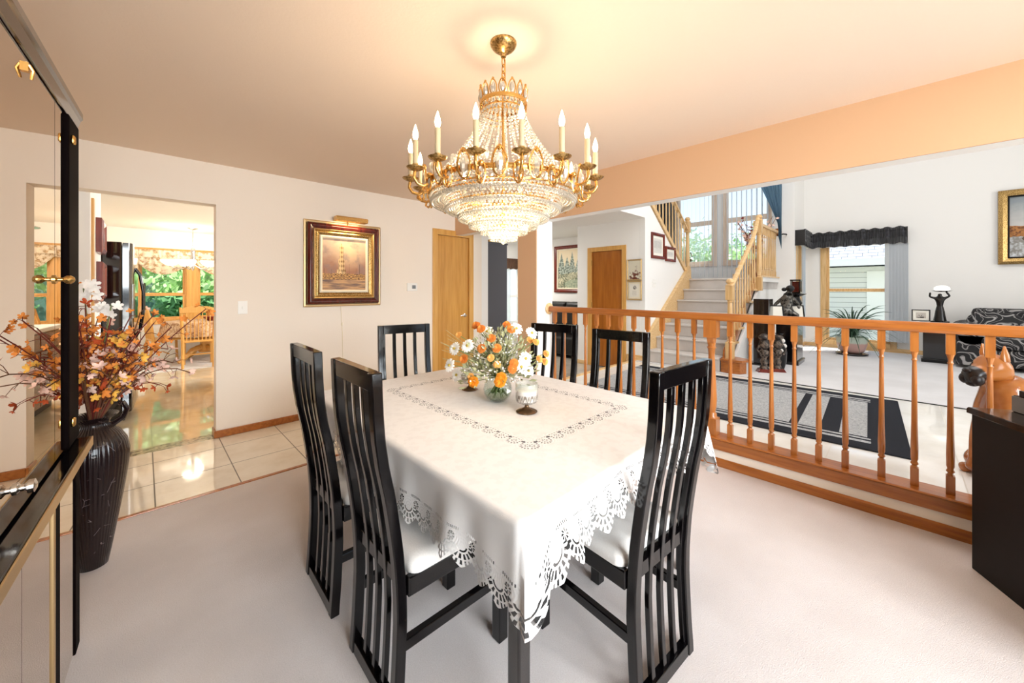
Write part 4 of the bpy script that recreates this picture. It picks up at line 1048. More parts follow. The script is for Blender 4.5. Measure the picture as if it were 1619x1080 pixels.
t = thing('babys_breath', 'tiny white filler blooms among the flowers in the glass vase', 'flowers', (FX, FY, FZ)); t['kind'] = 'stuff'
part('blooms', bb, M['petal_daisy'], t); part('stems', bs, M['stem_green'], t)
lf = MB()
for k in range(640):
    th = random.uniform(0, 2*pi); ph = random.uniform(.1, 1.85); R = random.uniform(.05, .235)
    p = Vector((cos(th)*sin(ph)*R*.8, sin(th)*sin(ph)*R*.8, cos(ph)*R*.95+.02)); d = (p + Vector((random.uniform(-.1,.1),random.uniform(-.1,.1),.03))).normalized()
    Q = d.to_track_quat('Y','Z').to_matrix() @ Matrix.Rotation(random.uniform(0,6), 3, 'Y'); L = random.uniform(.02,.045); w = L*.22
    lf.add([Q @ Vector(q) + p for q in ((0,0,0),(-w,L*.5,.003),(0,L,0),(w,L*.5,.003))], [(0,1,2,3)])
for k in range(16):
    q = spot(-.16-.04*random.random(), .06+.13*random.random(), .02*random.random()); lf.tube([(0,0,0), q*.5+Vector((0,0,.02)), q], [.0014,.0012,.0006], 4)
mat('leaf_olive', 'a6a57e', .75)
gl = part('foliage', lf, M['leaf_olive'], loc=(FX, FY, FZ)); tag(gl, 'sage green leaves and grass blades filling the glass vase', 'leaves'); gl['kind'] = 'stuff'
sm_ = MB()
for k in range(14):
    a = random.uniform(0, 6.28); sm_.tube([(cos(a)*.05, sin(a)*.05, -.098), (cos(a+2)*.012, sin(a+2)*.012, -.03), (cos(a+3)*.02, sin(a+3)*.02, .03)], .0024, 5)
part('stems', sm_, M['stem_green'], gl)
mat('bronze_glass', '6e5238', .12, metal=.55)
def f_cut(T):
    c = T.coord('Object'); x, y, z = T.sep(c); a = T.atan2(x, y)
    pet = T.abs(T.sin(a*5)) - (z-.03)*16
    k = T.ss(T.sin(pet*9 + T.noise(c, 60, 2)*3), .0, .5)*T.band(z, .036, .098)
    return {'color': T.mix(k, 'efe9e0', '77695c'), 'alpha': .28 + k*.5, 'bump': k}
mat('cut_glass', fn=f_cut, rough=.08, bump_d=.003)
for (x, y, s, l) in ((1.275, 1.212, .86, 'cut glass goblet with white candle, standing in front of the glass vase'), (1.325, 1.705, .80, 'cut glass goblet half hidden behind the bouquet')):
    g = thing('goblet', l, 'goblet', (x, y, GZ)); g.scale = (s, s, s)
    part('foot', MB().lathe([(0,.0),(.055,.0),(.058,.004),(.050,.010),(.026,.018),(.012,.026),(.010,.040),(.016,.050)], 28), M['bronze_glass'], g, smooth=60)
    part('bowl', MB().lathe([(.012,.045),(.045,.050),(.057,.058),(.060,.07),(.060,.135),(.058,.155),(.056,.155),(.057,.13)], 32, cap=False), M['cut_glass'], g, smooth=60)
    part('rim', MB().lathe([(.0605,.118),(.062,.12),(.0605,.155),(.058,.158),(.058,.12)], 32, cap=False), M['clear_glass'], g, smooth=60)
    part('candle_wax', MB().lathe([(0,.062),(.050,.062),(.053,.075),(.053,.115),(.048,.119),(0,.117)], 28, cap=False), M['petal_white'], g, smooth=50)
# ---------------------------------------------------------------- hall and living room
def f_rug(T):
    x, y, z = T.sep(T.coord('Object'))
    # long edges at x = -.88 / .88, the visible short end at y = -1.3
    ex = .88 - T.abs(x); ey = y + 1.32
    n = T.noise(T.coord('Object'), 240, 2, .7)
    n2 = T.noise(T.coord('Object'), 60, 2)
    dark = T.mix(n, '26272b', '3e4046'); light = T.mix(T.ss(n*.7+n2*.4, .4, .65), '8f9194', 'c9c9c8')
    bx = T.min(1.0, (ex < .14) + T.band(ex, .19, .225) + T.band(ex, .26, .285))
    be = T.min(1.0, T.band(ey, -1, .22) + T.band(ey, .38, .50) + T.band(ey, .64, .70))
    ine = (ey < .70)
    inner = (ex > .26)
    m = T.max(bx*(1 - ine*inner*0), be*inner)
    m = T.min(1.0, T.max(m, (ey < .2)*1.0))
    return {'color': T.mix(m, light, dark), 'bump': n}
mat('rug_wool', fn=f_rug, rough=1.0, bump_d=.006, spec=.05)
tag(part('hall_rug', MB().box(-.88,.88,-1.32,1.32,0,.012), M['rug_wool'], bevel=.004, loc=(4.44, 1.30, ZH+.001), rz=radians(2.5)), 'grey and charcoal striped runner rug on the pale hall tiles', 'rug')

# dog statue: seated boxer facing the hall
mat('dog_tan', fn=lambda T: T.mix(T.ss(T.noise(T.coord('Object'), 5, 4), .4, .7), 'c07a3c', '8f4f20'), rough=.16, coat=.6)
mat('dog_mask', '1d1512', .4); mat('eye_white', 'f5efe6', .2)
dg = thing('dog_statue', 'glossy tan seated boxer dog statue beside the black side cabinet', 'statue', (3.60, -.45, ZH), radians(128)); dg.scale = (.95,)*3
def hx_(x): return .06 + (x-.06)*.80
# local +x is forward
V_ = [(-.12,0,.15,.13,.14),(-.10,0,.27,.14,.14),(-.06,0,.39,.14,.14),(-.01,0,.49,.135,.13),(.03,0,.58,.115,.105),(.07,0,.66,.09,.085),
      (.085,.07,.36,.06),(.10,.085,.22,.042),(.11,.09,.08,.034),(.145,.09,.03,.036),
      (.085,-.07,.36,.06),(.10,-.085,.22,.042),(.11,-.09,.08,.034),(.145,-.09,.03,.036),
      (-.02,.13,.13,.085),(.09,.15,.09,.05),(.06,.15,.03,.036),(.14,.15,.025,.034),
      (-.02,-.13,.13,.085),(.09,-.15,.09,.05),(.06,-.15,.03,.036),(.14,-.15,.025,.034),
      (-.20,0,.07,.03),(-.28,.02,.03,.02)]
E_ = chain(0,1,2,3,4,5) + chain(3,6,7,8,9) + chain(3,10,11,12,13) + chain(0,14,15,16,17) + chain(0,18,19,20,21) + chain(0,22,23)
skinned('body', V_, E_, M['dog_tan'], dg)
def ell(c, axes, rot=None, n=20, m=12, fn=None):
    mb = MB(); mb.sph((0,0,0), 1, n, m); out = []
    for p in mb.v:
        q = Vector(p); q = Vector((q.x*axes[0], q.y*axes[1], q.z*axes[2]))
        if fn: q = fn(q)
        if rot is not None: q = rot @ q
        out.append(q + Vector(c))
    mb.v = [tuple(q) for q in out]; return mb
mat('dog_head', fn=lambda T: T.mix(T.ss(T.sep(T.coord('Object'))[0] - .35*(T.sep(T.coord('Object'))[2]-.66) + .02*T.noise(T.coord('Object'), 30, 2), .180, .198), 'bd7739', '1a1311'), rough=.28, coat=.2)
rg = []
for x, zc, ry, rz_ in ((.03,.665,.05,.055),(.06,.690,.072,.078),(.10,.705,.080,.084),(.145,.706,.079,.080),(.18,.696,.066,.070),(.198,.676,.056,.058),(.215,.664,.055,.053),(.245,.657,.055,.052),(.268,.652,.050,.050),(.282,.650,.038,.040),(.288,.650,.015,.018)):
    rg.append([(hx_(x), ry*cos(a)*(1.0 if sin(a) > -.2 else .92), zc + rz_*sin(a)) for a in [2*pi*i/24 for i in range(24)]])
part('head', MB().loft(rg), M['dog_head'], dg, smooth=75, label='tan head with dark mask')
mz = MB()
for s in (-1, 1): mz.sph((hx_(.252), s*.034, .632), .034, 12, 8, sc=(1.0,.75,1.05))
mz.sph((hx_(.245),0,.606), .028, 12, 8, sc=(1.2,1,.7)); part('jowls', mz, M['dog_mask'], dg, smooth=True, label='dark glossy jowls')
part('nose', ell((hx_(.285),0,.684), (.016,.024,.016)), M['dog_mask'], dg, smooth=True)
for s in (-1, 1):
    e = MB().loft([[(.09+.026*cos(a), s*(.052+.018*sin(a)), .752) for a in [2*pi*i/10 for i in range(10)]], [(.095+.024*cos(a), s*(.058+.010*sin(a)), .79) for a in [2*pi*i/10 for i in range(10)]], [(.10+.005*cos(a), s*(.060+.003*sin(a)), .845) for a in [2*pi*i/10 for i in range(10)]]])
    part('ear', e, M['dog_tan'], dg, smooth=True)
    part('eye', MB().sph((hx_(.178), s*.050, .722), .012, 10, 6), M['dog_mask'], dg, smooth=True)

# far wall: snow painting, sofa, pedestal with statue lamp and photo
framed('framed_painting', 'gilt framed snowy village painting high on the living room wall', 'painting', 1.0, 1.13, [(.09,.07,M['gold_gilt'],'frame'),(.02,.05,M['matte_black'],'inner_fillet')], M['art_snow'], (9.5, -1.55, 2.27), -pi/2)
def f_sofa(T):
    c = T.coord('Object'); x, y, z = T.sep(c)
    w = T.noise(c, 2.6, 2); s = T.sin((x + y*1.3 + z*1.9 + w*3.2)*17)
    k = T.ss(s, .80, .98); k2 = T.ss(T.sin((x*1.7 - y + z + w*4)*23), .88, .99)
    return {'color': T.mix(T.max(k, k2*.7), '131215', '9a9795')}
mat('sofa_print', fn=f_sofa, rough=.7)
sf = thing('sofa', 'black sofa with swirling pale print along the far living room wall', 'sofa', (8.75, -1.75, ZH), -pi/2)
part('seat_base', MB().box(-1.0,1.0,-.42,.40,.06,.30), M['sofa_print'], sf, bevel=.04)
for x in (-.5, .5): part('seat_cushion', MB().box(x-.48,x+.48,-.46,.2,.30,.46), M['sofa_print'], sf, bevel=.06)
for x in (-.5, .5): part('back_cushion', MB().prism([(.12,.44),(.40,.44),(.46,.80),(.34,.84),(.22,.80)], 'x', x-.49, x+.49), M['sofa_print'], sf, bevel=.05)
for s in (-1, 1): 
    b = MB().lathe([(.15,-.45),(.17,-.43),(.17,.40),(.15,.42)], 20, (s*1.05,0,.48), rot=Matrix.Rotation(pi/2, 3, 'X')); b.box(s*1.05-.14, s*1.05+.14, -.42,.40,.05,.48)
    part('arm_rest', b, M['sofa_print'], sf, smooth=40, bevel=.02)
for x in (-.9, .9): part('foot', MB().box(x-.04,x+.04,-.36,-.28,0,.06).box(x-.04,x+.04,.28,.36,0,.06), M['matte_black'], sf)
tp = thing('throw_pillow', 'patterned black and silver pillow leaning on the end of the sofa', 'pillow', (8.66, -.93, ZH+.60), -pi/2)
part('pillow_cover', ell((0,0,0), (.26,.09,.20), Matrix.Rotation(radians(-20), 3, 'X'), fn=lambda q: Vector((math.copysign(abs(q.x/.26)**.6, q.x)*.26, q.y, math.copysign(abs(q.z/.20)**.6, q.z)*.20))), M['sofa_print'], tp, smooth=True)
def pedestal(label, loc, rz, w, d, h):
    p = thing('pedestal', label, 'pedestal', loc, rz)
    part('column', MB().box(-w/2,w/2,-d/2,d/2,.06,h-.03), M['lacquer_navy'], p, bevel=.004)
    part('base', MB().box(-w/2-.02,w/2+.02,-d/2-.02,d/2+.02,0,.06), M['lacquer_black'], p, bevel=.006)
    part('cap', MB().box(-w/2-.03,w/2+.03,-d/2-.03,d/2+.03,h-.03,h), M['lacquer_black'], p, bevel=.006)
    return p
pedestal('black pedestal under the statue lamp by the living room wall', (8.76, -.37, ZH), 0, .26, .26, .62)
mat('bronze_black', '15110f', .25, metal=.3, coat=.3); mat('lamp_globe', 'f6f4f0', .3, emit='fff8ee', emit_s=1.0)
lp = thing('statue_lamp', 'black figure lamp holding a white glass globe on its pedestal', 'lamp', (8.76, -.42, ZH+.62), -pi/2)
V_ = [(0,0,.16,.04,.035),(0,0,.24,.034,.028),(0,0,.31,.045,.03),(0,0,.36,.04,.028),(0,0,.40,.02),(0,0,.44,.030,.034),
      (.03,0,.10,.034),(.035,0,.03,.028),(-.03,0,.10,.034),(-.03,0,.03,.028),(.05,0,.365,.018),(.10,0,.40,.015),(.06,-.01,.47,.012),(-.05,0,.365,.018),(-.105,.0,.385,.014),(-.10,-.01,.455,.012)]
skinned('figure', V_, chain(0,1,2,3,4,5)+chain(0,6,7)+chain(0,8,9)+chain(3,10,11,12)+chain(3,13,14,15), M['bronze_black'], lp)
part('gown', MB().lathe([(.075,.0),(.07,.03),(.058,.10),(.05,.17),(.036,.24)], 18), M['bronze_black'], lp, smooth=True)
part('foot_plate', MB().lathe([(.10,0),(.10,.014),(.08,.022),(0,.022)], 20), M['bronze_black'], lp, smooth=40)
part('dish', MB().lathe([(.02,.462),(.08,.47),(.11,.482),(.09,.482),(0,.475)], 20, (.02,0,0)), M['bronze_black'], lp, smooth=60)
part('globe', MB().lathe([(.0,.475),(.06,.478),(.085,.50),(.08,.53),(.05,.553),(0,.558)], 20, (.02,0,0)), M['lamp_globe'], lp, smooth=True)
framed('photo_frame', 'small black photo frame beside the statue lamp', 'picture frame', .20, .18, [(.012,.02,M['matte_black'],'frame'),(.035,.01,M['mat_white'],'mount')], M['art_photo'], (8.72, -.22, ZH+.62+.095), -pi/2, tilt=0)

# valances and blinds
def f_valance(T):
    x, y, z = T.sep(T.coord('Object')); n = T.noise(T.vec(x*18, y*18, z*3), 1.0, 3)
    return {'color': T.mix(T.ss(n, .5, .75), '0e0d10', '4a4a52')}
mat('valance_black', fn=f_valance, rough=.25, sheen=.5)
def ruffled(n, L, zlev, depth, seed, freq=75):
    """gathered valance along local x, hanging in front at -y"""
    rnd = random.Random(seed); rings = []; xs = [L*i/n for i in range(n+1)]
    ph = [rnd.uniform(0, 6.28) for _ in range(3)]
    for z, amp, off in zlev:
        rings.append([(x, -depth - off - amp*(.5+.5*sin(x*freq+ph[0]+sin(x*23+ph[1])*2)) , z + (.012*sin(x*40+ph[2]) if amp > .02 else 0)) for x in xs])
    return MB().loft(rings, closed=False, cap=False)
ZL = [(.29,.030,.012),(.262,.03,.016),(.235,.008,.0),(.205,.016,.010),(.165,.018,.014),(.125,.008,.002),(.10,.024,.014),(.05,.03,.02),(.0,.034,.024)]
v1 = thing('valance', 'gathered black valance over the wide living room window', 'valance', (9.5, 1.25, 2.12), -pi/2)
part('gathers', ruffled(420, 1.33, ZL, .11, 3, 190), M['valance_black'], v1, smooth=80)
part('end_return', MB().box(1.32,1.335,-.14,-.002,.0,.28).box(0,1.33,-.11,-.10,.02,.27), M['valance_black'], v1)
v2 = thing('valance', 'black valance on the side wall window next to the landing', 'valance', (8.56, 1.35, 2.12), 0)
part('gathers', ruffled(260, .80, ZL, .11, 5, 190), M['valance_black'], v2, smooth=80)
part('end_return', MB().box(-.02,0,-.15,-.002,.0,.285).box(0,.80,-.11,-.10,.02,.27), M['valance_black'], v2)
translucent_mat('blind_vane', 'e9edf0', 'e4eaf0', .2)
bl = thing('vertical_blind', 'grey vertical blinds stacked at the edge of the living room window', 'blind', (9.40, 0, 0))
part('headrail', MB().box(-.02,.02,-.08,1.1,2.12,2.15), M['plastic_white'], bl)
for k in range(12):
    y = -.06 + .021*k; part('vane', MB().cbox((0,y,1.26), (.088,.002,1.72), radians(38 if k % 2 else 50)), M['blind_vane'], bl)
bl2 = thing('vertical_blind', 'grey vertical blinds closed over the narrow side wall window', 'blind', (8.72, 1.27, 0))
part('headrail', MB().box(-.02,.62,-.02,.02,2.12,2.15), M['plastic_white'], bl2)
for k in range(6): part('vane', MB().cbox((.02+.05*k,0,1.26), (.075,.002,1.72), radians(25)), M['blind_vane'], bl2)
translucent_mat('blind_sheer', 'e6eaee', 'eef2f6', .6, .25)
bl3 = thing('vertical_blind', 'tall sheer vertical blinds open across the landing windows', 'blind', (8.40, 0, 0))
part('headrail', MB().box(-.03,.03,1.60,3.50,4.30,4.34), M['plastic_white'], bl3)
for k in range(22):
    y = 1.66 + .086*k; part('vane', MB().cbox((0,y,2.93), (.086,.0016,2.72), radians(24-.5*(k-11))), M['blind_sheer'], bl3)
translucent_mat('drape_teal', '6a8598', '92b2c8', .5)
dr = MB(); rings = []
for i in range(13):
    t = i/12; z = 3.75 - 1.58*t; y0 = 2.10 - .62*t**.8; y1 = 1.50 - .0*t
    y0 = max(y0, y1+.05)
    rings.append([(8.30 + .03*sin(j*1.9 + t)*(.4+.6*(1-t)) - .05*t, y0 + (y1-y0)*j/28, z + .55*(j/28)*(1-t)*.2 - .25*t*(j/28-.5)) for j in range(29)])
tag(part('drape', dr.loft(rings, closed=False, cap=False), M['drape_teal'], smooth=80), 'dark teal swag drape tied back at the upper corner of the landing window', 'curtain')
hbk = part('holdback', MB().tube([(8.5,1.47,2.33),(8.42,1.46,2.33),(8.36,1.50,2.33),(8.27,1.56,2.30)], .012, 8), M['matte_black'], smooth=True)
tag(hbk, 'black curtain holdback at the foot of the teal drape', 'holdback')
dk = MB(); rings = []
for i in range(2): rings.append([(8.30+.03*sin(j*1.3), 3.46+.40*j/30, 1.58 if i else 4.2) for j in range(31)])
tag(part('side_drape', dk.loft(rings, closed=False, cap=False), M['valance_black'], smooth=80), 'dark drape behind the upper stair spindles', 'curtain')

# landing flowers
fl = part('landing_vase', MB().lathe([(0,0),(.09,0),(.13,.10),(.12,.22),(.06,.30),(.08,.34),(.07,.34)], 18), M['frame_redwood'], smooth=True, loc=(8.0, 1.84, 1.52)); tag(fl, 'red vase on the stair landing behind the spindles', 'vase')
for k in range(16):
    a = random.uniform(0, 6.28); L = random.uniform(.45, .85); t = thing('flowering_branch', 'pink and red blossom branch in the landing vase', 'flower', (8.0, 1.84, 1.82), 0, 'blossom branches on the landing')
    pts = [(0,0,0), (cos(a)*L*.12, sin(a)*L*.12, L*.5), (cos(a)*L*.4, sin(a)*L*.4, L)]; part('stem', MB().tube(pts, .004, 5), M['stem_brown'], t); f = MB()
    for q in range(9):
        u = random.uniform(.35, 1); p = Vector((cos(a)*L*.4*u**1.6, sin(a)*L*.4*u**1.6, L*u)) + Vector((random.uniform(-.05,.05), random.uniform(-.05,.05), random.uniform(-.04,.04))); blossom(f, p, (random.uniform(-1,0), random.uniform(-1,1), .5), .03, 5)
    part('blossoms', f, M[('petal_pink','berry_red','petal_pink')[k % 3]], t)

# things by the stairs: black pedestal with sculpture and two photo frames, statues, vase, tower
pedestal('shiny black pedestal at the foot of the stairs holding the sculpture', (7.10, 1.19, ZH), 0, .46, .26, .68)
V_ = [(0,0,.06,.085,.08),(.0,0,.17,.07,.06),(.0,0,.27,.075,.055),(.01,0,.35,.05),(.03,0,.40,.028),(.05,0,.44,.042,.046),
      (.08,.03,.30,.03),(.14,.02,.22,.024),(.16,-.02,.15,.02),(-.08,.02,.28,.03),(-.15,0,.20,.024),(-.16,-.05,.10,.02),(.08,-.06,.08,.05),(.16,-.08,.03,.04),(-.09,-.06,.06,.05),(-.17,-.07,.03,.04)]
sc = thing('sculpture', 'dark sculpture of a bending draped figure on the black pedestal', 'sculpture', (7.06, 1.22, ZH+.68), -pi/2)
mat('pewter', fn=lambda T: T.mix(T.ss(T.noise(T.coord('Object'), 30, 3), .4, .6), '1b1a1a', '6e6a63'), rough=.3, metal=.5)
skinned('figure', V_, chain(0,1,2,3,4,5)+chain(2,6,7,8)+chain(2,9,10,11)+chain(0,12,13)+chain(0,14,15), M['pewter'], sc)
part('hair', ell((.045,.0,.455), (.055,.06,.05)), M['matte_black'], sc, smooth=True)
part('hair_bun', ell((-.03,.0,.44), (.035,.035,.03)), M['matte_black'], sc, smooth=True)
part('sculpture_base', MB().lathe([(.13,0),(.13,.02),(.11,.03),(0,.03)], 20), M['matte_black'], sc, smooth=40)
framed('photo_frame', 'dark photo frame leaning at the stair side of the sculpture', 'picture frame', .17, .20, [(.018,.018,M['matte_black'],'frame')], M['mat_white'], (6.90, 1.31, ZH+.68+.10), radians(-60), tilt=radians(-14))
framed('photo_frame', 'dark photo frame leaning at the window side of the sculpture', 'picture frame', .17, .20, [(.018,.018,M['matte_black'],'frame')], M['mat_white'], (7.16, 1.10, ZH+.68+.10), radians(-60), tilt=radians(-14))
tw = thing('speaker_tower', 'slim black speaker tower against the stair side wall', 'speaker', (6.62, 1.43, ZH), 0)
part('speaker_body', MB().box(-.12,.12,-.10,.10,.03,.98), M['lacquer_navy'], tw, bevel=.006); part('plinth', MB().box(-.15,.15,-.13,.12,0,.03), M['lacquer_black'], tw, bevel=.004)
mat('carved_dark', fn=lambda T: T.mix(T.ss(T.noise(T.coord('Object'), 26, 3), .45, .6), '1f1712', '6e5f52'), rough=.45)
for k, (x, y, h, l) in enumerate(((6.02, 1.29, .52, 'carved dark standing figurine nearest the stairs'), (6.18, 1.17, .50, 'carved dark figurine on a brown foot, beside the black speaker'))):
    f = thing('figurine', l, 'figurine', (x, y, ZH), radians(-60))
    part('foot_block', MB().prism([(-.09,0),(.09,0),(.06,.05),(-.06,.05)], 'y', -.06, .06), M['frame_redwood'], f, bevel=.004)
    b = MB().lathe([(.06,.05),(.035,.10),(.05,.15),(.03,.19),(.055,.24),(.06,.28),(.035,.31),(.065,.36),(.06,.40),(.045,.44),(.07,.46),(.07,.48),(.03,h)], 12); part('carved_body', b, M['carved_dark'], f, smooth=50)
    for s in (-1, 1): part('arm', MB().tube([(s*.05,0,.38),(s*.09,-.02,.30),(s*.05,-.05,.24)], [.016,.014,.012], 8), M['carved_dark'], f, smooth=True)
bv = part('black_vase', MB().lathe([(0,0),(.06,0),(.085,.10),(.09,.24),(.075,.38),(.04,.46),(.05,.50),(.035,.50)], 20), M['lacquer_black'], smooth=True, loc=(6.46, 1.20, ZH+.004)); tag(bv, 'black vase with white round blooms beside the black pedestal', 'vase')
for k, (dx, dz) in enumerate(((-.02,.33),(.02,.26),(.0,.40))): part('white_medallion', ell((-.07, -.05+dx, dz), (.012,.03,.03)), M['petal_white'], bv, smooth=True)
fl = thing('floor_lantern', 'tall dark floor lantern standing in the corner by the side window', 'lantern', (7.62, 1.19, ZH))
part('stand', MB().lathe([(.12,0),(.12,.015),(.03,.03),(.018,.06),(.018,.70),(.05,.74),(.075,.80),(.06,.86),(.085,.90),(.06,.96),(.05,1.0),(.13,1.04),(.14,1.05),(.03,1.06)], 16), M['bronze_black'], fl, smooth=50)
b = MB().box(-.065,.065,-.065,.065,1.06,1.08).box(-.07,.07,-.07,.07,1.26,1.28)
for sx in (-1,1):
    for sy in (-1,1): b.cbox((sx*.058,sy*.058,1.17), (.014,.014,.18))
part('lantern_cage', b, M['bronze_black'], fl); part('amber_glass', MB().box(-.045,.045,-.045,.045,1.08,1.25), M['frame_mahogany'], fl)
# potted plant
pp = thing('potted_plant', 'spiky green plant in a glazed bowl before the living room window', 'plant', (8.69, .585, ZH+.005))
def f_pot(T):
    x, y, z = T.sep(T.coord('Object')); return T.mix(T.ss(z + .02*T.noise(T.coord('Object'), 12, 3), .20, .23), 'b9938a', 'b4c0b2')
mat('pot_glaze', fn=f_pot, rough=.3, coat=.3)
part('pot', MB().lathe([(.13,.03),(.17,.08),(.20,.18),(.205,.27),(.215,.30),(.205,.31),(.19,.30),(.185,.26),(0,.26)], 28), M['pot_glaze'], pp, smooth=60)
part('saucer', MB().lathe([(0,0),(.19,0),(.215,.02),(.21,.03),(0,.025)], 28), M['vase_brown'], pp, smooth=50)
mat('leaf_spider', '3f5a44', .5)
lf = MB()
for k in range(120):
    a = random.uniform(0, 6.28); L = random.uniform(.35, .68); up = random.uniform(.5, 1.35); pts = []
    for i in range(8):
        u = i/7; r = L*u*(.35+.5*u/up); z = .28 + L*(up*u - .75*u*u*u/ max(up,.5)*.8); pts.append((cos(a)*r, sin(a)*r, z))
    lf.tube(pts, [.006,.010,.011,.010,.009,.007,.005,.001], 4, flat=.25)
part('leaves', lf, M['leaf_spider'], pp)

# small pictures on the hall walls
framed('framed_print', 'mahogany framed grey town print, the larger on the stair wall', 'picture', .47, .42, [(.05,.03,M['frame_redwood'],'frame'),(.045,.012,M['mat_white'],'mount')], M['art_grey_town'], (6.03, 2.78, 2.03), 0)
framed('framed_print', 'small redwood framed print, the smaller on the stair wall', 'picture', .40, .255, [(.045,.03,M['frame_redwood'],'frame'),(.04,.012,M['mat_white'],'mount')], M['art_grey_small'], (6.51, 2.78, 1.925), 0)
framed('framed_print', 'gilt framed branch print, upper of the two beside the amber door', 'picture', .255, .34, [(.022,.02,M['gold_soft'],'frame')], M['art_branch'], (5.6, 2.955, 1.63), -pi/2)
framed('framed_print', 'gilt framed note print, lower of the two beside the amber door', 'picture', .255, .31, [(.022,.02,M['gold_soft'],'frame'),(.03,.006,M['linen'],'mount')], M['art_note'], (5.6, 2.955, 1.303), -pi/2)
framed('framed_painting', 'mahogany framed pine forest painting in the foyer', 'painting', 1.10, 1.02, [(.07,.05,M['frame_redwood'],'frame'),(.03,.03,M['linen'],'liner')], M['art_pines'], (6.6, 4.85, 1.76), -pi/2)
sfa = thing('leather_sofa', 'black leather settee below the pine forest painting', 'sofa', (6.15, 4.85, 0), -pi/2)
part('seat_base', MB().box(-.70,.70,-.35,.40,.05,.40), M['leather_black'], sfa, bevel=.04)
for x in (-.35,.35): part('back_cushion', MB().box(x-.345,x+.345,.10,.38,.40,1.06), M['leather_black'], sfa, bevel=.05)
for s in (-1,1): part('arm_rest', MB().box(s*.62-.09,s*.62+.09,-.38,.38,.05,.62), M['leather_black'], sfa, bevel=.04)
# foyer armoire with little houses on top, window valance
mat('armoire_grey', '55565c', .5)
am = thing('armoire', 'tall slate grey armoire standing in the foyer beyond the dining wall', 'cabinet', (3.80, 4.60, 0))
part('side_panel', MB().box(0,.56,0,.02,.06,2.06), M['armoire_grey'], am, bevel=.002); part('armoire_body', MB().box(0,.56,.02,1.0,.06,2.06), M['armoire_grey'], am)
part('front_stile', MB().box(-.03,0,-.004,1.0,.0,2.09), M['frame_mahogany'], am, bevel=.004); part('plinth', MB().box(0,.56,0.004,1.0,0,.06), M['frame_mahogany'], am)
part('crown', MB().box(0.001,.57,-.012,1.01,2.06,2.085), M['armoire_grey'], am)
mat('clay_white', 'cfc8bd', .7)
for k, (x, h, l) in enumerate(((3.90, .13, 'little white house ornament with tower on the armoire'), (4.06, .06, 'low brown box ornament beside the little house'), (4.18, .05, 'smallest pale ornament at the wall end of the armoire top'))):
    o = thing('ornament', l, 'ornament', (x, 4.68, 2.085))
    part('house_body', MB().box(-.045,.045,-.03,.03,0,h*.6), M['clay_white'] if k != 1 else M['casing_honey'], o); part('house_roof', MB().prism([(-.05,h*.6),(.05,h*.6),(0,h)], 'y', -.034, .034), M['clay_white'] if k != 1 else M['casing_honey'], o)
v3 = thing('valance', 'brown gathered valance over the foyer window', 'valance', (5.8, 6.5, 1.80), 0)
mat('valance_brown', fn=lambda T: T.mix(T.noise(T.coord('Object'), 40, 3), '2a1a12', '6b4a34'), rough=.8)
part('gathers', ruffled(100, .8, [(.25,.02,.0),(.12,.01,0),(0,.03,.01)], .06, 9), M['valance_brown'], v3, smooth=80)
translucent_mat('sheer_white', 'f2f2f2', 'f6f6f6', .6, .25)
tag(part('sheer_curtain', ruffled(80, .30, [(1.30,.01,0),(0.0,.02,.0)], .03, 12), M['sheer_white'], smooth=80, loc=(5.95, 6.5, .50)), 'white sheer curtain at the foyer window', 'curtain')
# ---------------------------------------------------------------- kitchen seen through the opening and in the mirrors
mat('fridge_black', '120b0a', .08, coat=.6); mat('steel', 'b9bbbd', .25, 1.0)
fr = thing('refrigerator', 'black refrigerator with curved handle beyond the kitchen opening', 'refrigerator', (-.10, 5.46, 0), radians(-3))
part('fridge_body', MB().box(-.60,-.06,0,.90,.03,1.80), M['fridge_black'], fr, bevel=.006)
part('freezer_door', MB().prism([(-.055,.003),(-.01,.008),(.006,.03),(.014,.20),(.012,.40),(-.055,.40)], 'z', .08, 1.795), M['fridge_black'], fr, smooth=40)
part('fridge_door', MB().prism([(-.055,.407),(.012,.407),(.014,.65),(.006,.86),(-.01,.892),(-.055,.897)], 'z', .08, 1.795), M['fridge_black'], fr, smooth=40)
for y in (.36, .45): part('door_handle', MB().tube([(.012,y,.80),(.05,y,.88),(.075,y,1.10),(.075,y,1.30),(.05,y,1.48),(.012,y,1.55)], .014, 10), M['lacquer_black'], fr, smooth=True)
part('dispenser', MB().box(.006,.018,.08,.30,1.02,1.38), M['steel'], fr, bevel=.004); part('dispenser_well', MB().box(.0175,.0195,.11,.27,1.05,1.22), M['matte_black'], fr)
part('toe_grille', MB().box(-.6,-.04,.01,.89,0,.03), M['matte_black'], fr)
framed('framed_print', 'dark wood framed print, upper of two on the kitchen wall by the fridge', 'picture', .40, .30, [(.06,.05,M['frame_redwood'],'frame'),(.02,.03,M['gold_soft'],'fillet')], M['art_brown'], (-.3, 5.06, 1.80), pi/2)
framed('framed_print', 'dark wood framed print, lower of two on the kitchen wall by the fridge', 'picture', .36, .34, [(.06,.05,M['frame_redwood'],'frame'),(.02,.03,M['gold_soft'],'fillet')], M['art_note'], (-.3, 5.10, 1.40), pi/2)
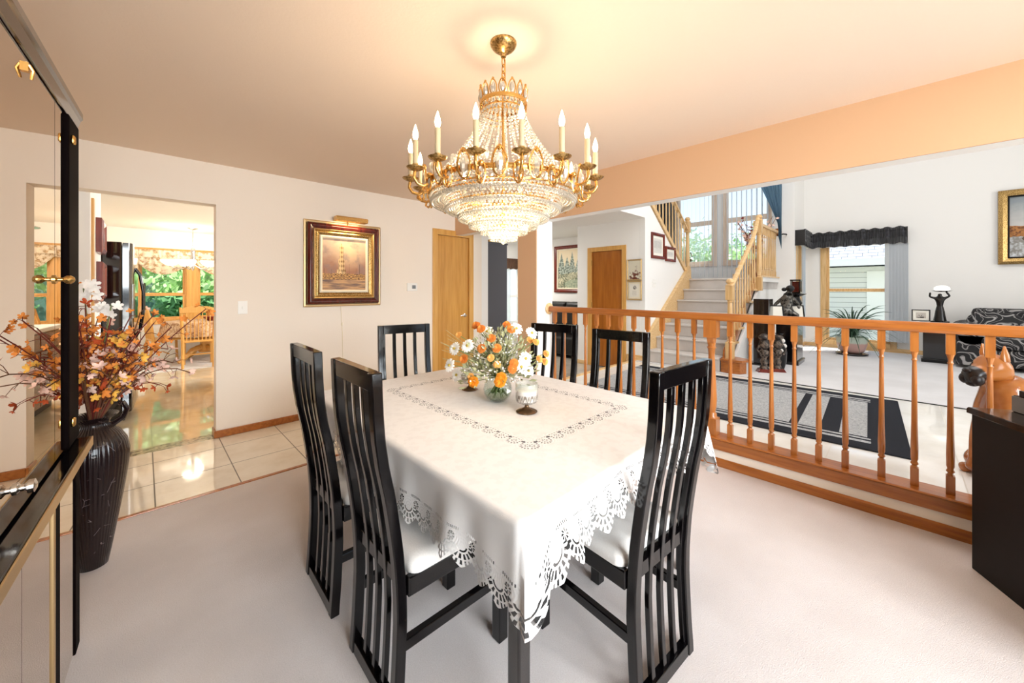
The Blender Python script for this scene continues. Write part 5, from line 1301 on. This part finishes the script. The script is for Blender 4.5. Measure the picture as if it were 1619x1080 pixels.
# kitchen table, cloth, chairs
kt = thing('kitchen_table', 'round wooden pedestal table under the floral cloth in the kitchen', 'table', (.82, 9.05, 0))
part('table_top', MB().lathe([(0,.70),(.56,.70),(.58,.715),(.56,.735),(0,.735)], 40), M['casing_honey'], kt, smooth=40)
part('pedestal_post', MB().lathe([(.09,.16),(.11,.20),(.07,.30),(.10,.45),(.08,.60),(.16,.70)], 18), M['casing_honey'], kt, smooth=40)
for k in range(4):
    a = k*pi/2 + .5; part('leg', MB().tube([(cos(a)*.06,sin(a)*.06,.26),(cos(a)*.22,sin(a)*.22,.22),(cos(a)*.36,sin(a)*.36,.08),(cos(a)*.44,sin(a)*.44,.03)], [.05,.045,.035,.03], 8), M['casing_honey'], kt, smooth=True)
def f_floral(T):
    c = T.coord('Object'); v = T.voronoi(c, 16); n = T.noise(c, 30, 4); n2 = T.noise(c, 9, 3)
    return T.mix(T.ss(n, .4, .65), T.mix(T.ss(n2, .4, .6), 'c9a787', 'a27a5c'), T.mix(T.ss(v, .2, .4), '7a4a38', 'dcc7ab'))
mat('floral_cloth', fn=f_floral, rough=.8)
rg = []
for r, z in ((.0001,.741),(.585,.741),(.60,.735),(.61,.70),(.62,.58),(.63,.50)):
    rg.append([((r+(.02*sin(a*14) if z < .7 else 0))*cos(a), (r+(.02*sin(a*14) if z < .7 else 0))*sin(a), z) for a in [2*pi*i/84 for i in range(84)]])
tag(part('floral_tablecloth', MB().loft(rg, cap=False), M['floral_cloth'], smooth=60, loc=(.82, 9.05, 0)), 'brown floral tablecloth on the round kitchen table', 'tablecloth')
bw = part('fruit_bowl', MB().lathe([(0,0),(.07,0),(.13,.05),(.15,.075),(.14,.075),(.06,.015),(0,.012)], 20), M['berry_red'], smooth=True, loc=(.92, 8.95, .742)); tag(bw, 'red bowl on the kitchen table', 'bowl')
def k_chair(label, loc, rz):
    t = thing('kitchen_chair', label, 'chair', loc, rz, 'wooden kitchen chairs'); m = M['casing_honey']
    part('seat', MB().box(-.22,.22,-.02,.42,.43,.465), m, t, bevel=.01)
    for s in (-1, 1):
        part('leg', MB().tube([(s*.19,.40,0),(s*.18,.38,.43)], .02, 8), m, t, smooth=True)
        part('back_post', MB().tube([(s*.20,-.06,0),(s*.20,.0,.45),(s*.215,-.04,.80),(s*.225,-.09,1.02)], [.02,.024,.022,.02], 8), m, t, smooth=True)
    part('crest_rail', MB().prism([(-.24,.93),(.24,.93),(.24,1.0),(.12,1.035),(-.12,1.035),(-.24,1.0)], 'y', -.10, -.07), m, t, bevel=.005)
    for k in range(7):
        x = -.15+.05*k; part('spindle', MB().tube([(x,.0,.46),(x,-.035,.72),(x*1.05,-.085,.95)], .009, 6), m, t, smooth=True)
    part('stretcher', MB().tube([(-.185,.2,.2),(.185,.2,.2)], .012, 6), m, t, smooth=True)
    return t
k0 = k_chair('golden oak spindle-back chair seen from behind at the kitchen table', (.66, 8.28, 0), radians(-4))
copy_tree(k0, None, (.08, 9.05, 0), radians(-80), 'golden oak chair on the fridge side of the kitchen table')
copy_tree(k0, None, (1.52, 8.95, 0), radians(85), 'golden oak chair on the far side of the kitchen table from the fridge')
tag(part('kitchen_rug', MB().box(-.5,1.9,8.2,9.75,0,.008), M['carpet_living']), 'pale rug under the kitchen table', 'rug')
# kitchen pendant chandelier
mat('shade_glass', 'f8f2e4', .4, emit='fff1d8', emit_s=1.6)
kc_ = thing('kitchen_chandelier', 'nickel kitchen chandelier with upturned white glass shades', 'chandelier', (.64, 9.0, 0))
part('canopy', MB().lathe([(.085,2.44),(.085,2.43),(.05,2.41),(.01,2.40)], 20), M['chrome'], kc_, smooth=50)
part('stem', MB().tube([(0,0,2.41),(0,0,1.75)], .009, 8), M['chrome'], kc_, smooth=True)
part('hub', MB().lathe([(.01,2.08),(.03,2.06),(.04,2.0),(.03,1.96),(.045,1.90),(.02,1.76),(.03,1.72),(.006,1.66)], 16), M['chrome'], kc_, smooth=50)
for k in range(5):
    a = 2*pi*k/5 + .55; d = Vector((cos(a), sin(a), 0))
    ar = part('arm', MB().tube([Vector((0,0,1.76))+d*.03, Vector((0,0,1.69))+d*.14, Vector((0,0,1.70))+d*.25, Vector((0,0,1.74))+d*.30], .009, 8), M['chrome'], kc_, smooth=True)
    part('shade', MB().lathe([(.03,1.74),(.08,1.76),(.125,1.80),(.145,1.84),(.14,1.84),(.12,1.805),(.03,1.75)], 18, tuple(d*.30)), M['shade_glass'], ar, smooth=60)
light('kitchen_chandelier_bulbs', 'POINT', (.64, 9.0, 1.95), 14, (1, .86, .66), .15)
pd = thing('pendant_lamp', 'white bell pendant over the kitchen counter, seen in the cabinet mirror', 'lamp', (.80, 5.15, 0))
part('cord', MB().tube([(0,0,2.44),(0,0,1.85)], .006, 6), M['matte_black'], pd); part('bell_shade', MB().lathe([(.03,1.85),(.07,1.84),(.13,1.77),(.15,1.69),(.145,1.69),(.12,1.77),(.03,1.84)], 22), M['shade_glass'], pd, smooth=60)
part('cap', MB().lathe([(.19,1.858),(.19,1.866),(.01,1.872)], 20), M['chrome'], pd)
# base cabinet near the opening (mirrored view)
mat('cabinet_cherry', fn=f_wood('7a3a20', '5b2714'), rough=.25, coat=.3)
kb_ = thing('base_cabinet', 'cherry kitchen base cabinet with pale counter, seen in the cabinet mirror', 'cabinet', (.84, 4.75, 0))
part('cabinet_box', MB().box(0,.60,0,1.95,.10,.88), M['cabinet_cherry'], kb_); part('toe_kick', MB().box(.05,.58,.02,1.93,0,.10), M['matte_black'], kb_)
for k in range(3):
    y = .02+.645*k; dd = part('door', MB().box(-.02,-.001,y,y+.62,.12,.68), M['cabinet_cherry'], kb_, bevel=.004); part('door_panel', MB().box(-.026,-.02,y+.09,y+.53,.20,.60), M['cabinet_cherry'], dd, bevel=.004)
    dd = part('drawer', MB().box(-.02,-.001,y,y+.62,.71,.86), M['cabinet_cherry'], kb_, bevel=.004); part('knob', MB().sph((-.035,y+.31,.785), .014, 8, 6), M['brass'], dd, smooth=True)
tag(part('countertop', MB().box(-.04,.64,-.03,1.98,.885,.925), M['plastic_white'], bevel=.006, loc=(.84, 4.75, 0)), 'white countertop over the cherry base cabinet', 'countertop')
# valances of the kitchen windows: gathered header with a swag per window
def f_damask(T):
    c = T.coord('Object'); n = T.noise(c, 16, 4); n2 = T.noise(c, 42, 3)
    return T.mix(T.ss(n, .45, .62), 'e6d9c4', T.mix(T.ss(n2, .4, .6), '9b7d5c', 'c7ab86'))
mat('valance_damask', fn=f_damask, rough=.85)
for k, (a, c) in enumerate(KW):
    t = thing('swag_valance', ('tan patterned swag valance over the window nearest the fridge', 'tan patterned swag valance over the middle kitchen window', 'tan patterned swag valance over the last kitchen window')[k], 'valance', (a-.08, 9.8, 1.56), 0, 'swag valances of the kitchen windows')
    w = c-a+.16; mb = MB(); rings = []
    n = 90
    for i in range(11):
        u = i/10; rg = []
        for j in range(n+1):
            x = w*j/n; s = 4*(j/n)*(1-j/n); bot = .40 - .36*s**.8
            bot2 = min(bot, .30 if True else 0); z = .48 - (.48-bot2)*u
            rg.append((x, -.055 - .05*s*u - .012*sin(x*70*(1-.5*u) + u*9*s) - .016*u*sin(u*22+s*3), z))
        rings.append(rg)
    part('swag', mb.loft(rings, closed=False, cap=False), M['valance_damask'], t, smooth=80)
    part('header', ruffled(90, w, [(.50,.014,0),(.44,.014,.004),(.36,.02,.008)], .07, 20+k), M['valance_damask'], t, smooth=80)

# ---------------------------------------------------------------- outside
mat('lawn', fn=lambda T: T.mix(T.noise(T.coord('Object'), 6, 4), 'a3a58e', 'bdbfa8'), rough=1)
mat('patio', 'b9bdb8', .9)
struct('ground', MB().box(-12, 40, -12, 40, -.45, -.2), M['lawn'])
def f_siding(T):
    x, y, z = T.sep(T.coord('Object')); k = T.frac(z/.13); return {'color': T.mix((k < .08), 'dcdcd8', '8d8f8c'), 'bump': k}
mat('siding', fn=f_siding, rough=.7, bump_d=.01)
def f_shingle(T):
    x, y, z = T.sep(T.coord('Object')); r = T.floor(z/.09); k = T.frac(z/.09); c = T.frac(y/.28 + r*.37)
    return T.mix(T.min(1.0, (k < .12) + (c < .04)), T.mix(T.noise(T.coord('Object'), 7, 3), 'b4b6bb','d0d1d4'), '5d6066')
mat('shingle', fn=f_shingle, rough=.9); mat('trim_white', 'eeeeea', .6)
nh = thing('neighbour_house', 'grey sided neighbour house with shingle roof outside the window', 'house', (13.2, 0, -.2))
part('wall', MB().box(0,5,-5,1.9,0,2.1), M['siding'], nh)
part('roof', MB().prism([(-.45,2.28),(2.5,3.9),(5.4,2.28)], 'y', -5.3, 2.2), M['shingle'], nh)
part('fascia', MB().box(-.46,-.40,-5.3,2.2,2.08,2.29).box(-.46,0,-5.3,2.2,2.08,2.11), M['trim_white'], nh)
part('white_door', MB().box(-.03,-.001,-.62,.60,.2,1.98), M['trim_white'], nh)
part('house_window', MB().box(-.04,-.0301,-.40,-.05,1.0,1.7), M['window_glass'], nh)
LEAF = [mat('leaf_a', 'c8e4a2', .7), mat('leaf_b', 'a6cc84', .7), mat('leaf_c', 'dcefbe', .7), mat('leaf_d', 'ccdabd', .7)]
for _m in LEAF:
    _b = _m.node_tree.nodes['Principled BSDF']; _b.inputs['Transmission Weight'].default_value = 0
def tree(label, loc, h, r, n, m, ls=.10, group=None):
    t = thing('garden_tree', label, 'tree', loc, 0, group)
    part('trunk', MB().tube([(0,0,-.2),(.05,.03,h*.4),(0,0,h*.75)], [.12,.09,.04], 8), M['stem_brown'], t, smooth=True)
    rnd = np.random.default_rng(int(abs(loc[0]*97+loc[1]*13))); mb = MB(); cl = rnd.normal(size=(24,3)); cl /= np.linalg.norm(cl, axis=1)[:,None]; cl *= rnd.uniform(.2,.85,size=(24,1))*r
    for k in range(n):
        c = cl[k % 24]*np.array((1,1,h*.36/r)) + np.array((0,0,h*.62)); p = c + rnd.normal(size=3)*r*.22
        a, b_ = rnd.normal(size=3), rnd.normal(size=3); a /= np.linalg.norm(a); b_ -= a*np.dot(a,b_); b_ /= np.linalg.norm(b_); L = ls*rnd.uniform(.6,1.3)
        mb.add([p-a*L, p-b_*L*.45, p+a*L, p+b_*L*.45], [(0,1,2,3)])
    part('crown', mb, m, t, fixn=False)
    return t
TL = ['broad green garden tree outside the kitchen windows', 'pale green garden tree outside the kitchen windows', 'garden tree outside the landing windows']
for k, (x, y, h, r, m) in enumerate(((-1.2,13.0,4.6,1.5,1),(.4,14.0,4.2,1.6,0),(1.9,13.2,4.4,1.5,2),(3.6,13.8,4.5,1.6,0),(.9,12.0,2.0,.9,1),(-.1,17.5,5.5,2.4,3),(2.6,17.0,5.5,2.4,1))):
    tree(TL[1 if m in (2,) else 0], (x, y, -.2), h, r, 2600, LEAF[m], .11, 'trees in the kitchen garden')
for k, (x, y, h, r, m) in enumerate(((15.0,5.6,3.9,1.3,3),(16.5,4.6,3.6,1.2,1),(14.5,4.1,3.4,.9,2),(19.0,7.5,4.6,1.8,3),(20.0,5.6,4.2,1.6,3))):
    tree(TL[2], (x, y, -.2), h, r, 1500, LEAF[m], .10, 'trees outside the landing')
struct('patio', MB().box(-3, 6, 9.95, 11.2, -.25, -.15), M['patio'])
mat('hedge', fn=lambda T: T.mix(T.noise(T.coord('Object'), 14, 5), '5f7f6a', 'a7bfae'), rough=1)
tag(part('hedge', MB().box(-4, 7, 18.5, 19.3, -.2, 2.2), M['hedge'], bevel=.2), 'long grey green hedge closing off the kitchen garden', 'hedge')
for o in list(bpy.data.objects):
    if o.type == 'MESH' and o.parent is None and 'kind' not in o and 'label' not in o: print('UNTAGGED', o.name)
